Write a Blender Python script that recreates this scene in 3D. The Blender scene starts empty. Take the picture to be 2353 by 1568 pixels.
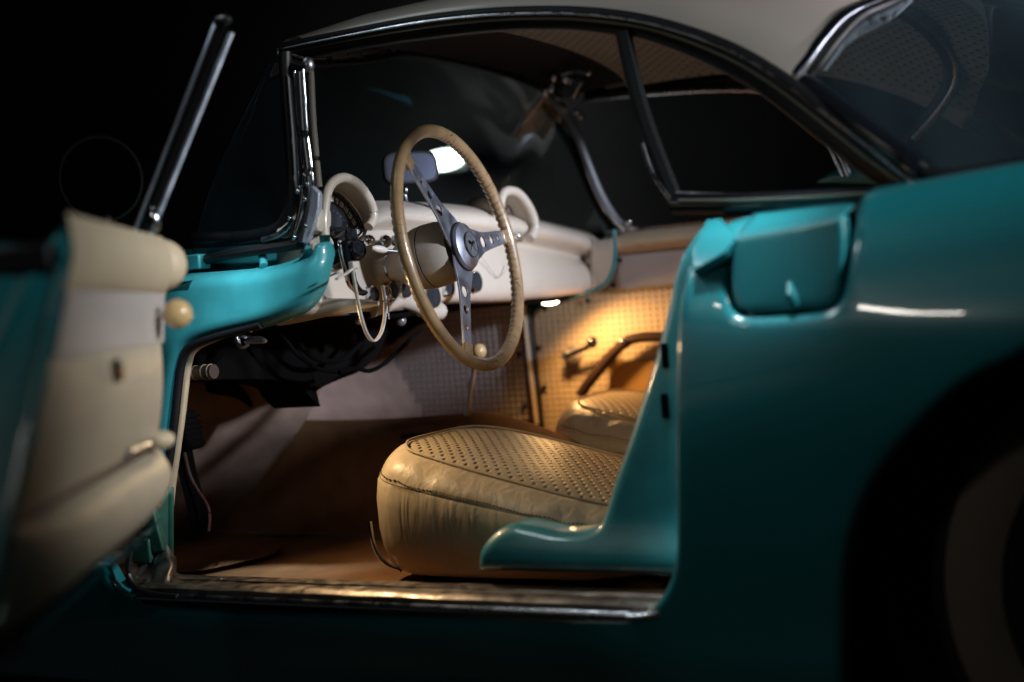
import bpy, bmesh, math, random
import numpy as np
from mathutils import Vector, Matrix
from mathutils.geometry import delaunay_2d_cdt
random.seed(4)
rad = math.radians
SC = bpy.context.scene
COL = SC.collection

# ------------------------------------------------------------------ camera
F = 3268.0; CX, CY = 1176.5, 784.0            # focal length and centre in units of a 2353 px wide picture
AZ, ROLL = rad(30), rad(5); PITCH = -math.atan((CY-675)/F)
_fw = np.array([-math.sin(AZ)*math.cos(PITCH), math.cos(AZ)*math.cos(PITCH), math.sin(PITCH)])
_r0 = np.array([math.cos(AZ), math.sin(AZ), 0.0]); _u0 = np.cross(_r0, _fw)
_rt = _r0*math.cos(ROLL)-_u0*math.sin(ROLL); _up = _u0*math.cos(ROLL)+_r0*math.sin(ROLL)
CAM = np.array([1.780, -1.985, 0.842])
cam_data = bpy.data.cameras.new('camera'); cam = bpy.data.objects.new('camera', cam_data); COL.objects.link(cam)
M = Matrix(((_rt[0], _up[0], -_fw[0], CAM[0]), (_rt[1], _up[1], -_fw[1], CAM[1]), (_rt[2], _up[2], -_fw[2], CAM[2]), (0, 0, 0, 1)))
cam.matrix_world = M
cam_data.sensor_width = 36.0; cam_data.lens = 36.0*F/2353.0
cam_data.clip_start = 0.05; cam_data.clip_end = 100
cam_data.dof.use_dof = True; cam_data.dof.focus_distance = 2.83; cam_data.dof.aperture_fstop = 1.35
SC.camera = cam

# ------------------------------------------------------------------ world and lamps
w = bpy.data.worlds.new('World'); SC.world = w; w.use_nodes = True
bg = w.node_tree.nodes['Background']; bg.inputs[0].default_value = (0.25, 0.4, 0.6, 1); bg.inputs[1].default_value = 0.004
SC.view_settings.view_transform = 'Standard'; SC.view_settings.look = 'None'
SC.view_settings.exposure = 0; SC.view_settings.gamma = 1; SC.view_settings.use_curve_mapping = False
SC.cycles.max_bounces = 10; SC.cycles.transparent_max_bounces = 16; SC.cycles.use_denoising = True
SC.cycles.caustics_reflective = False; SC.cycles.caustics_refractive = False; SC.cycles.sample_clamp_indirect = 4

def area(name, loc, target, sx, sy, power, color, spread=180):
    l = bpy.data.lights.new(name, 'AREA'); l.shape = 'RECTANGLE'; l.size = sx; l.size_y = sy; l.energy = power; l.color = color
    l.spread = rad(spread)
    o = bpy.data.objects.new(name, l); COL.objects.link(o); o.location = loc
    o.rotation_euler = (Vector(target)-Vector(loc)).to_track_quat('-Z', 'Y').to_euler()
    return o
area('rear_work_light', (2.9, 0.62, 1.42), (0.1, 0.85, 1.0), 0.14, 0.14, 6.6, (0.97, 0.93, 1.0), 34)
area('front_overhead_lamp', (-0.15, -0.30, 2.2), (0.98, -0.04, 0.80), 0.4, 0.3, 0.66, (0.82, 0.95, 1.0), 54)
area('rear_near_lamp', (2.75, -0.12, 1.62), (0.22, -0.22, 0.82), 0.16, 0.16, 3.1, (0.93, 0.97, 1.0), 38)
area('cowl_top_fill', (0.35, -0.55, 1.95), (0.0, 0.06, 0.88), 0.1, 0.1, 0.36, (0.80, 0.94, 1.0), 17)  # added fill light, brightens the cowl side; no real fixture
area('pillar_top_fill', (1.02, -0.05, 1.95), (1.03, 0.05, 0.92), 0.08, 0.08, 0.42, (0.80, 0.95, 1.0), 18)  # added narrow fill for the pocket and post tops, no real fixture
area('side_lamp', (0.29, -1.53, 1.64), (1.3, -0.05, 0.77), 0.22, 0.07, 0.64, (1.0, 0.93, 0.84), 120)

# ------------------------------------------------------------------ picture -> place helpers (used to read off sizes)
def U(p, X=None, Y=None, Z=None, D=None):
    d = _fw+_rt*(p[0]-CX)/F-_up*(p[1]-CY)/F
    if X is not None: t = (X-CAM[0])/d[0]
    elif Y is not None: t = (Y-CAM[1])/d[1]
    elif Z is not None: t = (Z-CAM[2])/d[2]
    else: t = D
    return Vector(CAM+d*t)
def crop(ox, oy, s):
    return lambda x, y: ((ox+x/s)*.9608, (oy+y/s)*.9608)
cA = crop(0, 0, 1.9122); cB = crop(0, 800, 1.8842); c3 = crop(650, 350, 3.4846); c4 = crop(650, 50, 2.6129)
c5 = crop(400, 700, 2.0911); c6 = crop(1200, 500, 3.136); c7 = crop(1350, 0, 2.141); c8 = crop(1500, 450, 1.3267)
cE = crop(680, 400, 3.92); cG = crop(950, 500, 3.92); cH = crop(1150, 850, 2.412); cI = crop(0, 500, 2.6133)

# ------------------------------------------------------------------ materials
def mat(name, col, rough=.5, metal=0, coat=0, bump=0, bscale=60, var=0, vscale=8, spec=.5, vcol=None, rvar=0, coatr=.05, dets=6):
    m = bpy.data.materials.new(name); m.use_nodes = True; nt = m.node_tree; b = nt.nodes['Principled BSDF']
    b.inputs['Base Color'].default_value = (*col, 1); b.inputs['Roughness'].default_value = rough
    b.inputs['Metallic'].default_value = metal; b.inputs['Coat Weight'].default_value = coat
    b.inputs['Coat Roughness'].default_value = coatr; b.inputs['Specular IOR Level'].default_value = spec
    tc = nt.nodes.new('ShaderNodeTexCoord')
    if bump:
        n = nt.nodes.new('ShaderNodeTexNoise'); n.inputs['Scale'].default_value = bscale; n.inputs['Detail'].default_value = dets
        bp = nt.nodes.new('ShaderNodeBump'); bp.inputs['Strength'].default_value = bump; bp.inputs['Distance'].default_value = .002
        nt.links.new(tc.outputs['Object'], n.inputs['Vector']); nt.links.new(n.outputs['Fac'], bp.inputs['Height'])
        nt.links.new(bp.outputs['Normal'], b.inputs['Normal'])
    if var:
        n = nt.nodes.new('ShaderNodeTexNoise'); n.inputs['Scale'].default_value = vscale; n.inputs['Detail'].default_value = 5
        r = nt.nodes.new('ShaderNodeValToRGB'); r.color_ramp.elements[0].position = .35; r.color_ramp.elements[1].position = .68
        v = vcol or tuple(c*(1-var) for c in col)
        r.color_ramp.elements[0].color = (*v, 1); r.color_ramp.elements[1].color = (*col, 1)
        nt.links.new(tc.outputs['Object'], n.inputs['Vector']); nt.links.new(n.outputs['Fac'], r.inputs['Fac'])
        nt.links.new(r.outputs['Color'], b.inputs['Base Color'])
    if rvar:
        n = nt.nodes.new('ShaderNodeTexNoise'); n.inputs['Scale'].default_value = 35; n.inputs['Detail'].default_value = 8
        mr = nt.nodes.new('ShaderNodeMapRange'); mr.inputs['From Min'].default_value = .35; mr.inputs['From Max'].default_value = .7
        mr.inputs['To Min'].default_value = rough; mr.inputs['To Max'].default_value = min(1, rough+rvar)
        nt.links.new(tc.outputs['Object'], n.inputs['Vector']); nt.links.new(n.outputs['Fac'], mr.inputs['Value'])
        nt.links.new(mr.outputs['Result'], b.inputs['Roughness'])
    return m
def holes(m, su, sv, ang=0, depth=.004, dark=.25, r=.2, use_uv=True, stagger=True):
    """pattern of punched dimples in the surface, laid out in UV metres"""
    nt = m.node_tree; b = nt.nodes['Principled BSDF']; N = nt.nodes.new; L = nt.links.new
    tc = N('ShaderNodeTexCoord'); mp = N('ShaderNodeMapping'); mp.inputs['Scale'].default_value = (1/su, 1/sv, 1)
    mp.inputs['Rotation'].default_value = (0, 0, ang); mp.vector_type = 'POINT'
    L(tc.outputs['UV'], mp.inputs['Vector'])
    def cell(off):
        a = N('ShaderNodeVectorMath'); a.operation = 'ADD'; a.inputs[1].default_value = (off, off, 0); L(mp.outputs[0], a.inputs[0])
        f = N('ShaderNodeVectorMath'); f.operation = 'FRACTION'; L(a.outputs[0], f.inputs[0])
        s = N('ShaderNodeVectorMath'); s.operation = 'SUBTRACT'; s.inputs[1].default_value = (.5, .5, 0); L(f.outputs[0], s.inputs[0])
        m2 = N('ShaderNodeVectorMath'); m2.operation = 'MULTIPLY'; m2.inputs[1].default_value = (1, 1, 0); L(s.outputs[0], m2.inputs[0])
        l = N('ShaderNodeVectorMath'); l.operation = 'LENGTH'; L(m2.outputs[0], l.inputs[0]); return l.outputs['Value']
    d = cell(0)
    if stagger:
        mn = N('ShaderNodeMath'); mn.operation = 'MINIMUM'; L(d, mn.inputs[0]); L(cell(.5), mn.inputs[1]); d = mn.outputs[0]
    wob = N('ShaderNodeTexNoise'); wob.inputs['Scale'].default_value = 60; L(tc.outputs['Object'], wob.inputs['Vector'])
    ma = N('ShaderNodeMath'); ma.operation = 'MULTIPLY_ADD'; ma.inputs[1].default_value = .06; L(wob.outputs['Fac'], ma.inputs[0]); L(d, ma.inputs[2])
    h = N('ShaderNodeMapRange'); h.interpolation_type = 'SMOOTHSTEP'; h.inputs['From Min'].default_value = r*.5+.03; h.inputs['From Max'].default_value = r*1.7+.03
    L(ma.outputs[0], h.inputs['Value'])
    bp = N('ShaderNodeBump'); bp.inputs['Distance'].default_value = depth; bp.inputs['Strength'].default_value = 1; L(h.outputs[0], bp.inputs['Height'])
    old = b.inputs['Normal'].links
    if old: L(old[0].from_socket, bp.inputs['Normal'])
    L(bp.outputs[0], b.inputs['Normal'])
    c = N('ShaderNodeMapRange'); c.inputs['From Min'].default_value = r*.55+.03; c.inputs['From Max'].default_value = r*.8+.03; L(ma.outputs[0], c.inputs['Value'])
    mx = N('ShaderNodeMix'); mx.data_type = 'RGBA'; base = b.inputs['Base Color']
    if base.links: L(base.links[0].from_socket, mx.inputs['B'])
    else: mx.inputs['B'].default_value = base.default_value
    q = base.default_value; mx.inputs['A'].default_value = (q[0]*dark, q[1]*dark*.8, q[2]*dark*.7, 1)
    L(c.outputs[0], mx.inputs['Factor']); L(mx.outputs['Result'], base)
    return m
TEAL = (0.010, 0.188, 0.215)
TR = mat('turquoise_paint', TEAL, .32, coat=.9, coatr=.04, bump=.05, bscale=9, var=.12, vscale=3)
def wrinkles(m, s=(30, 30, 5), st=.5, dist=.006):
    nt = m.node_tree; b = nt.nodes['Principled BSDF']; N = nt.nodes.new; L = nt.links.new
    tc = N('ShaderNodeTexCoord'); mp = N('ShaderNodeMapping'); mp.inputs['Scale'].default_value = s; L(tc.outputs['Object'], mp.inputs['Vector'])
    n = N('ShaderNodeTexNoise'); n.inputs['Scale'].default_value = 1; n.inputs['Detail'].default_value = 3; n.inputs['Distortion'].default_value = .6; L(mp.outputs[0], n.inputs['Vector'])
    bp = N('ShaderNodeBump'); bp.inputs['Strength'].default_value = st; bp.inputs['Distance'].default_value = dist; L(n.outputs['Fac'], bp.inputs['Height'])
    if b.inputs['Normal'].links: L(b.inputs['Normal'].links[0].from_socket, bp.inputs['Normal'])
    L(bp.outputs[0], b.inputs['Normal']); return m
TR_LIT = mat('turquoise_paint_lit', (0.05, 0.37, 0.42), .38, coat=.5, bump=.12, bscale=26, var=.22, vscale=14)  # body turquoise painted lighter, so jamb and cowl look more brightly lit
GREENJ = mat('green_primer_metal', (0.03, 0.14, 0.10), .5, var=.4, vscale=20, bump=.1)
CREAMP = mat('cream_dash_paint', (0.61, 0.54, 0.445), .33, coat=.35, coatr=.12, bump=.05, bscale=40, var=.08, vscale=9)
PAD = mat('beige_padding', (0.62, 0.50, 0.34), .5, bump=.25, bscale=220, var=.1, vscale=7)
VINYL = mat('beige_vinyl', (0.52, 0.43, 0.31), .5, bump=.3, bscale=260, var=.12, vscale=8)
GREYTRIM = mat('pale_trim_panel', (0.50, 0.44, 0.41), .55, bump=.15, bscale=200, var=.08, vscale=6)
LEATH = mat('cream_leather', (0.66, 0.54, 0.37), .42, bump=.14, bscale=120, var=.16, vscale=10, rvar=.12)
wrinkles(LEATH, (34, 34, 7), .55, .007)
wrinkles(VINYL, (9, 9, 34), .45, .006)
LEATHP = holes(mat('perforated_leather', (0.60, 0.48, 0.31), .38, bump=.25, bscale=160, var=.14, vscale=10), .024, .030, 0, .006, .12, .13)
PERF = holes(mat('perforated_vinyl', (0.56, 0.44, 0.30), .5, bump=.2, bscale=200, var=.1), .019, .0165, 0, .003, .5, .22, stagger=False)
KPERF = holes(mat('perforated_kick_vinyl', (0.50, 0.44, 0.41), .5, bump=.2, bscale=200, var=.1), .0195, .0175, 0, .006, .04, .33, stagger=False)
HEAD = holes(mat('perforated_headliner', (0.31, 0.31, 0.28), .6, bump=.2, bscale=200, var=.1), .034, .034, 0, .003, .15, .17)
CARPET = mat('brown_carpet', (0.32, 0.165, 0.08), .95, bump=1.0, bscale=420, var=.25, vscale=14, spec=.1)
CARPET2 = mat('toe_board_carpet', (0.26, 0.185, 0.145), .95, bump=.8, bscale=420, var=.25, vscale=18, spec=.1)
CHROME = mat('chrome', (0.72, 0.74, 0.78), .09, 1, rvar=.12)
CHROMED = mat('dull_chrome', (0.42, 0.44, 0.48), .2, 1, rvar=.25, bump=.05, bscale=80)
DIMV = mat('grey_vinyl', (.16, .14, .115), .6, bump=.2, bscale=200)
TRIMB = mat('dull_black_trim', (.006, .006, .007), .6, spec=.25)
SATIN = mat('satin_chrome', (0.66, 0.70, 0.82), .3, 1, bump=.05, bscale=30, rvar=.12)
ALU = mat('brushed_scuff_plate', (0.42, 0.37, 0.33), .3, 1, bump=.35, bscale=45, rvar=.3, var=.35, vscale=25)
BLACK = mat('black_rubber', (0.008, 0.008, 0.01), .45, bump=.15, bscale=90)
UND = mat('shaded_black', (0.003, 0.003, 0.003), .9, spec=.06)  # near-black colour stands in for deep shade under and behind parts
BLKG = mat('black_gloss_trim', (0.008, 0.01, 0.014), .2, coat=.5)
DARKM = mat('dark_metal', (0.03, 0.03, 0.035), .4, .6, var=.3)
DIAL = mat('dial_black', (0.012, 0.015, 0.02), .3, coat=.3)
DIALIN = mat('dial_grey', (0.028, 0.034, 0.045), .35, coat=.3)
WHITE = mat('white_marking', (0.9, 0.9, 0.9), .5)
GREYMARK = mat('faint_marking', (0.4, 0.43, 0.5), .5)
ROOF = mat('cream_roof_paint', (0.46, 0.41, 0.36), .42, coat=.3, coatr=.2, var=.06, vscale=3)
TYRE = mat('tyre_rubber', (0.012, 0.012, 0.012), .8, bump=.3, bscale=50)
WWALL = mat('whitewall', (0.22, 0.185, 0.145), .7, var=.2, vscale=8)
NYLON = mat('white_nylon', (0.75, 0.68, 0.62), .35)
BROWNP = mat('brown_plastic', (0.11, 0.06, 0.055), .45, coat=.2)
STEEL = mat('spoke_steel', (0.58, 0.61, 0.70), .34, 1, bump=.04, bscale=14, rvar=.15)
RIMM = mat('aged_ivory_plastic', (0.37, 0.24, 0.12), .3, coat=.5, coatr=.12, bump=.12, bscale=60, var=.25, vscale=30, rvar=.15)
IVORY = mat('ivory_knob', (0.62, 0.43, 0.20), .25, coat=.6)
STRAP = mat('dark_strap', (0.035, 0.018, 0.012), .65, bump=.2, spec=.2)
FWALL = mat('bulkhead_carpet', (0.27, 0.20, 0.17), .95, bump=.8, bscale=420, var=.2, vscale=18, spec=.1)
FLOORM = mat('garage_concrete', (0.06, 0.06, 0.062), .75, bump=.3, bscale=12, var=.4, vscale=2)
WALLM = mat('dark_garage_wall', (0.13, 0.115, 0.11), .8, var=.6, vscale=.9, bump=.3, bscale=8)
def cracks(m):                      # fine age cracks running across the rim
    nt = m.node_tree; b = nt.nodes['Principled BSDF']; N = nt.nodes.new; L = nt.links.new
    tc = N('ShaderNodeTexCoord'); mp = N('ShaderNodeMapping'); mp.inputs['Scale'].default_value = (1, .12, 1); L(tc.outputs['UV'], mp.inputs['Vector'])
    v = N('ShaderNodeTexVoronoi'); v.feature = 'DISTANCE_TO_EDGE'; v.inputs['Scale'].default_value = 115; L(mp.outputs[0], v.inputs['Vector'])
    nz = N('ShaderNodeTexNoise'); nz.inputs['Scale'].default_value = 5; L(tc.outputs['Object'], nz.inputs['Vector'])
    th = N('ShaderNodeMapRange'); th.inputs['From Min'].default_value = .46; th.inputs['From Max'].default_value = .72
    th.inputs['To Min'].default_value = 0.0; th.inputs['To Max'].default_value = .035; L(nz.outputs['Fac'], th.inputs['Value'])
    lt = N('ShaderNodeMath'); lt.operation = 'LESS_THAN'; L(v.outputs['Distance'], lt.inputs[0]); L(th.outputs[0], lt.inputs[1])
    mx = N('ShaderNodeMix'); mx.data_type = 'RGBA'; L(b.inputs['Base Color'].links[0].from_socket, mx.inputs['A']); mx.inputs['B'].default_value = (.06, .035, .02, 1)
    L(lt.outputs[0], mx.inputs['Factor']); L(mx.outputs['Result'], b.inputs['Base Color'])
cracks(RIMM)
def glass(name, tint, refl=1.0, rough=0.0, veil=0):
    m = bpy.data.materials.new(name); m.use_nodes = True; nt = m.node_tree; nt.nodes.clear(); N = nt.nodes.new; L = nt.links.new
    o = N('ShaderNodeOutputMaterial'); t = N('ShaderNodeBsdfTransparent'); t.inputs[0].default_value = (*tint, 1)
    g = N('ShaderNodeBsdfGlossy'); g.inputs['Roughness'].default_value = rough; g.inputs[0].default_value = (.9, .95, 1, 1)
    f = N('ShaderNodeLayerWeight'); f.inputs[0].default_value = .5
    pw = N('ShaderNodeMath'); pw.operation = 'POWER'; pw.inputs[1].default_value = 5; L(f.outputs['Facing'], pw.inputs[0])
    mm = N('ShaderNodeMath'); mm.operation = 'MULTIPLY_ADD'; mm.inputs[1].default_value = .9*refl; mm.inputs[2].default_value = .045*refl; mm.use_clamp = True; L(pw.outputs[0], mm.inputs[0])
    x = N('ShaderNodeMixShader'); L(mm.outputs[0], x.inputs[0]); L(t.outputs[0], x.inputs[1]); L(g.outputs[0], x.inputs[2])
    last = x
    if veil:
        d = N('ShaderNodeBsdfDiffuse'); d.inputs[0].default_value = (.25, .4, .5, 1)  # bluish diffuse film painted in for reflected haze on the glass
        y = N('ShaderNodeMixShader'); y.inputs[0].default_value = veil; L(x.outputs[0], y.inputs[1]); L(d.outputs[0], y.inputs[2]); last = y
    L(last.outputs[0], o.inputs[0]); return m
GLASS = glass('windshield_glass', (.82, .9, .9), 2.2, .02, .004)
SGLASS = glass('side_glass', (.8, .85, .86), 1.3, .02, .01)
RGLASS = glass('plastic_rear_window', (.72, .8, .88), 1.8, .06, .09)
def emit(name, col, s):
    m = bpy.data.materials.new(name); m.use_nodes = True; b = m.node_tree.nodes['Principled BSDF']
    b.inputs['Base Color'].default_value = (.8, .8, .8, 1); b.inputs['Emission Color'].default_value = (*col, 1); b.inputs['Emission Strength'].default_value = s
    return m

# ------------------------------------------------------------------ mesh helpers
def link(name, me, m, parent=None, smooth=True, label=None, angle=None):
    o = bpy.data.objects.new(name, me); COL.objects.link(o)
    if m: me.materials.append(m)
    if smooth:
        me.polygons.foreach_set('use_smooth', [True]*len(me.polygons))
        if angle:
            me.set_sharp_from_angle(angle=rad(angle))
    if parent: o.parent = parent
    if label: o['label'] = label
    return o
class MB:
    def __init__(s): s.v = []; s.f = []; s.uv = {}
    def grid(s, rows, closed_u=False, closed_v=False, caps=False, flip=False, uv=None):
        b = len(s.v); n = len(rows[0]); m = len(rows)
        for r in rows: s.v += [tuple(p) for p in r]
        for i in range(m if closed_v else m-1):
            for j in range(n if closed_u else n-1):
                a = b+i*n+j; c = b+i*n+(j+1) % n; d = b+((i+1) % m)*n+(j+1) % n; e = b+((i+1) % m)*n+j
                s.f.append((a, e, d, c) if flip else (a, c, d, e))
        if caps:
            for r in (0, m-1):
                c = tuple(np.mean([s.v[b+r*n+j] for j in range(n)], axis=0)); s.v.append(c); k = len(s.v)-1
                for j in range(n): s.f.append((b+r*n+j, b+r*n+(j+1) % n, k))
        return s
    def tube(s, pts, r=.01, seg=12, closed=False, caps=True, sq=1.0, up=(0, 0, 1), rz=0):
        P = [Vector(p) for p in pts]; n = len(P); rows = []
        for i in range(n):
            a = P[i-1] if (i > 0 or closed) else P[i]; b = P[(i+1) % n] if (i < n-1 or closed) else P[i]
            t = (b-a).normalized(); x = t.cross(Vector(up))
            if x.length < 1e-3: x = t.cross(Vector((1, 0.2, 0)))
            x.normalize(); y = x.cross(t).normalized()
            ri = r[i] if isinstance(r, (list, tuple, np.ndarray)) else r
            rows.append([P[i]+x*(ri*math.cos(2*math.pi*k/seg+rz))+y*(ri*sq*math.sin(2*math.pi*k/seg+rz)) for k in range(seg)])
        return s.grid(rows, closed_u=True, closed_v=closed, caps=caps and not closed)
    def lathe(s, prof, o, ax, seg=40, caps=False):
        ax = Vector(ax).normalized(); x = ax.cross(Vector((0, 0, 1)));
        if x.length < .01: x = Vector((1, 0, 0))
        x.normalize(); y = ax.cross(x); o = Vector(o)
        rows = [[o+ax*h+(x*math.cos(2*math.pi*k/seg)+y*math.sin(2*math.pi*k/seg))*max(r, 1e-5) for k in range(seg)] for h, r in prof]
        return s.grid(rows, closed_u=True, caps=caps)
    def box(s, c, d, R=None):
        b = len(s.v); c = Vector(c)
        for z in (-1, 1):
            for y in (-1, 1):
                for x in (-1, 1):
                    p = Vector((x*d[0]/2, y*d[1]/2, z*d[2]/2)); p = (R @ p) if R else p; s.v.append(tuple(c+p))
        for f in ((0, 2, 3, 1), (4, 5, 7, 6), (0, 1, 5, 4), (2, 6, 7, 3), (0, 4, 6, 2), (1, 3, 7, 5)): s.f.append(tuple(b+i for i in f))
        return s
    def ball(s, c, r, sz=(1, 1, 1), seg=20):
        c = Vector(c); rows = [[c+Vector((r*sz[0]*math.sin(t)*math.cos(a), r*sz[1]*math.sin(t)*math.sin(a), r*sz[2]*math.cos(t))) for a in [2*math.pi*k/seg for k in range(seg)]] for t in [math.pi*(i+.02)/(seg//2+.04) for i in range(seg//2+1)]]
        return s.grid(rows, closed_u=True, caps=True)
    def build(s, name, m, parent=None, smooth=True, label=None, angle=40, bevel=0, solid=0, uvf=None, recalc=True, sub=0, off=0):
        me = bpy.data.meshes.new(name); me.from_pydata(s.v, [], s.f); me.validate()
        if recalc:
            bm = bmesh.new(); bm.from_mesh(me); bmesh.ops.recalc_face_normals(bm, faces=bm.faces); bm.to_mesh(me); bm.free()
        if uvf:
            l = me.uv_layers.new(name='UVMap')
            for lp in me.loops: l.data[lp.index].uv = uvf(me.vertices[lp.vertex_index].co)
        o = link(name, me, m, parent, smooth, label, angle)
        if solid: q = o.modifiers.new('s', 'SOLIDIFY'); q.thickness = solid; q.offset = off
        if bevel: q = o.modifiers.new('b', 'BEVEL'); q.width = bevel; q.segments = 3; q.limit_method = 'ANGLE'; q.harden_normals = False
        if sub: q = o.modifiers.new('u', 'SUBSURF'); q.levels = q.render_levels = sub
        return o
def cat(pts, n=8, closed=False):
    P = [Vector(p) for p in pts]; N = len(P); out = []
    for i in range(N if closed else N-1):
        a = P[(i-1) % N] if (closed or i > 0) else P[0]*2-P[1]; b = P[i]; c = P[(i+1) % N]
        d = P[(i+2) % N] if (closed or i+2 < N) else c*2-b
        for k in range(n):
            t = k/n; out.append(.5*((2*b)+(c-a)*t+(2*a-5*b+4*c-d)*t*t+(3*b-a-3*c+d)*t**3))
    if not closed: out.append(P[-1])
    return out
def resample(pts, n):
    P = np.array([tuple(p) for p in pts]); d = np.r_[0, np.cumsum(np.linalg.norm(np.diff(P, axis=0), axis=1))]
    t = np.linspace(0, d[-1], n); return [Vector([np.interp(q, d, P[:, k]) for k in range(P.shape[1])]) for q in t]
def c2(pts, n=6, closed=False): return [(p.x, p.y) for p in cat([(a, b, 0) for a, b in pts], n, closed)]
def px(pts, n=8, closed=False, **k): return cat([U(p, **k) for p in pts], n, closed)
def sheet(outline, holes_, fmap, name, m, parent, step=.02, rr=.012, dY=1.0, flange=.03, solid=0, label=None, rings=True, uvf=None, soft_edges=None):
    """flat outline (a,b) filled with a fine mesh, mapped by fmap(a,b,offset) with rounded-over edges and a flange"""
    loops = [list(outline)]+[list(h) for h in holes_]
    loops = [[tuple(p) for p in resample([(a, b, 0) for a, b in L+[L[0]]], max(12, int(sum(math.dist(L[i], L[(i+1) % len(L)]) for i in range(len(L)))/(step*.6))))][:-1] for L in loops]
    loops = [[(p[0], p[1]) for p in L] for L in loops]
    segs = []
    for L in loops:
        for i in range(len(L)): segs.append((*L[i], *L[(i+1) % len(L)]))
    S = np.array(segs); A = S[:, :2]; B = S[:, 2:]; AB = B-A; L2 = (AB**2).sum(1)+1e-12
    def dist(P):
        out = []
        for ch in np.array_split(P, max(1, len(P)//400)):
            AP = ch[:, None, :]-A[None]; t = np.clip((AP*AB[None]).sum(2)/L2[None], 0, 1)
            out.append(np.sqrt(((AP-t[..., None]*AB[None])**2).sum(2)).min(1))
        return np.concatenate(out)
    pts = []
    O = np.array(loops[0]); mn, mx = O.min(0), O.max(0)
    gx = np.arange(mn[0]+step*.5, mx[0], step); gy = np.arange(mn[1]+step*.5, mx[1], step)
    G = np.array([(x+(step*.5 if j % 2 else 0), y) for j, y in enumerate(gy) for x in gx])
    if len(G): G = G[dist(G) > (rr*1.1 if rings else step*.5)]
    pts += G.tolist()
    if rings and rr > 0:
        for q in (.04, .13, .28, .5, .75, 1.0):
            dd = rr*q; cand = []
            for L in loops:
                n = len(L)
                for i in range(n):
                    a = np.array(L[i-1]); b = np.array(L[(i+1) % n]); t = b-a; l = np.linalg.norm(t)
                    if l < 1e-9: continue
                    nn = np.array((-t[1], t[0]))/l
                    cand += [np.array(L[i])+nn*dd, np.array(L[i])-nn*dd]
            cand = np.array(cand); cand = cand[dist(cand) > dd*.93]; pts += cand.tolist()
    V = [Vector(p) for L in loops for p in L]; E = []; b0 = 0; faces_in = []
    for L in loops:
        faces_in.append(list(range(b0, b0+len(L)))); E += [(b0+i, b0+(i+1) % len(L)) for i in range(len(L))]; b0 += len(L)
    nb = b0; V += [Vector(p) for p in pts]
    vo, eo, fo, ov, oe, of = delaunay_2d_cdt(V, E, [], 2 if holes_ else 1, 1e-6)
    P = np.array([tuple(v) for v in vo]); D = dist(P)
    if holes_:
        pass
    vm = [fmap(p[0], p[1], 0 if d >= rr else dY*(rr-math.sqrt(max(0, rr*rr-(rr-d)**2)))) for p, d in zip(P, D)]
    mb = MB(); mb.v = [tuple(v) for v in vm]; mb.f = [tuple(f) for f in fo]
    if flange:
        inv = {}
        for k, o_ in enumerate(ov):
            for q in o_: inv[q] = k
        b0 = 0
        for L in loops:
            n = len(L); idx = [inv.get(b0+i) for i in range(n)]; b0 += n
            if None in idx: continue
            base = len(mb.v)
            for i in range(n): mb.v.append(tuple(fmap(L[i][0], L[i][1], dY*(rr+flange))))
            for i in range(n): mb.f.append((idx[i], idx[(i+1) % n], base+(i+1) % n, base+i))
    return mb.build(name, m, parent, label=label, angle=75, solid=solid, uvf=uvf)
def plate(name, outline, holes_, O, ax, ay, thick, m, parent, bevel=.0006, label=None):
    """flat cut-out plate with holes, real thickness; outline in metres along ax, ay"""
    cu = bpy.data.curves.new(name, 'CURVE'); cu.dimensions = '2D'; cu.fill_mode = 'BOTH'; cu.extrude = thick/2; cu.bevel_depth = bevel; cu.bevel_resolution = 1
    for L in [outline]+holes_:
        sp = cu.splines.new('POLY'); sp.points.add(len(L)-1); sp.use_cyclic_u = True
        for p, q in zip(sp.points, L): p.co = (q[0], q[1], 0, 1)
    return from_curve(name, cu, O, ax, ay, m, parent, label)
def from_curve(name, cu, O, ax, ay, m, parent, label=None, sx=1):
    t = bpy.data.objects.new('tmp', cu); COL.objects.link(t)
    dg = bpy.context.evaluated_depsgraph_get(); me = bpy.data.meshes.new_from_object(t.evaluated_get(dg)); bpy.data.objects.remove(t)
    ax = Vector(ax).normalized(); az = ax.cross(Vector(ay)).normalized(); ay = az.cross(ax)
    T = Matrix(((ax.x, ay.x, az.x, O[0]), (ax.y, ay.y, az.y, O[1]), (ax.z, ay.z, az.z, O[2]), (0, 0, 0, 1)))
    me.transform(T @ Matrix.Diagonal((sx, 1, 1, 1))); me.name = name; me.materials.clear()
    return link(name, me, m, parent, smooth=True, angle=35, label=label)
def text(name, s, O, ax, ay, size, m, parent, ext=.0003, sx=.62):
    cu = bpy.data.curves.new(name, 'FONT'); cu.body = s; cu.size = size; cu.extrude = ext; cu.align_x = 'CENTER'; cu.align_y = 'CENTER'; cu.offset = size*.03
    return from_curve(name, cu, O, ax, ay, m, parent, sx=sx)
def circle(cx, cy, rx, ry=None, n=28): ry = ry or rx; return [(cx+rx*math.cos(2*math.pi*k/n), cy+ry*math.sin(2*math.pi*k/n)) for k in range(n)]
def empty(name, loc, parent=None):
    o = bpy.data.objects.new(name, None); COL.objects.link(o); o.location = loc; o.empty_display_size = .1
    if parent: o.parent = parent
    return o
def tag(o, label=None, category=None, group=None, kind=None):
    if label: o['label'] = label
    if category: o['category'] = category
    if group: o['group'] = group
    if kind: o['kind'] = kind
    return o

# ------------------------------------------------------------------ the place
tag(MB().grid([[(-12, -8, 0), (12, -8, 0)], [(-12, 12, 0), (12, 12, 0)]]).build('ground', FLOORM, smooth=False), kind='structure')

car = empty('car', (0, 0, 0))
tag(car, 'turquoise 1950s two-seat coupe with cream hardtop, driver door open onto a beige cabin', 'car')

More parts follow.
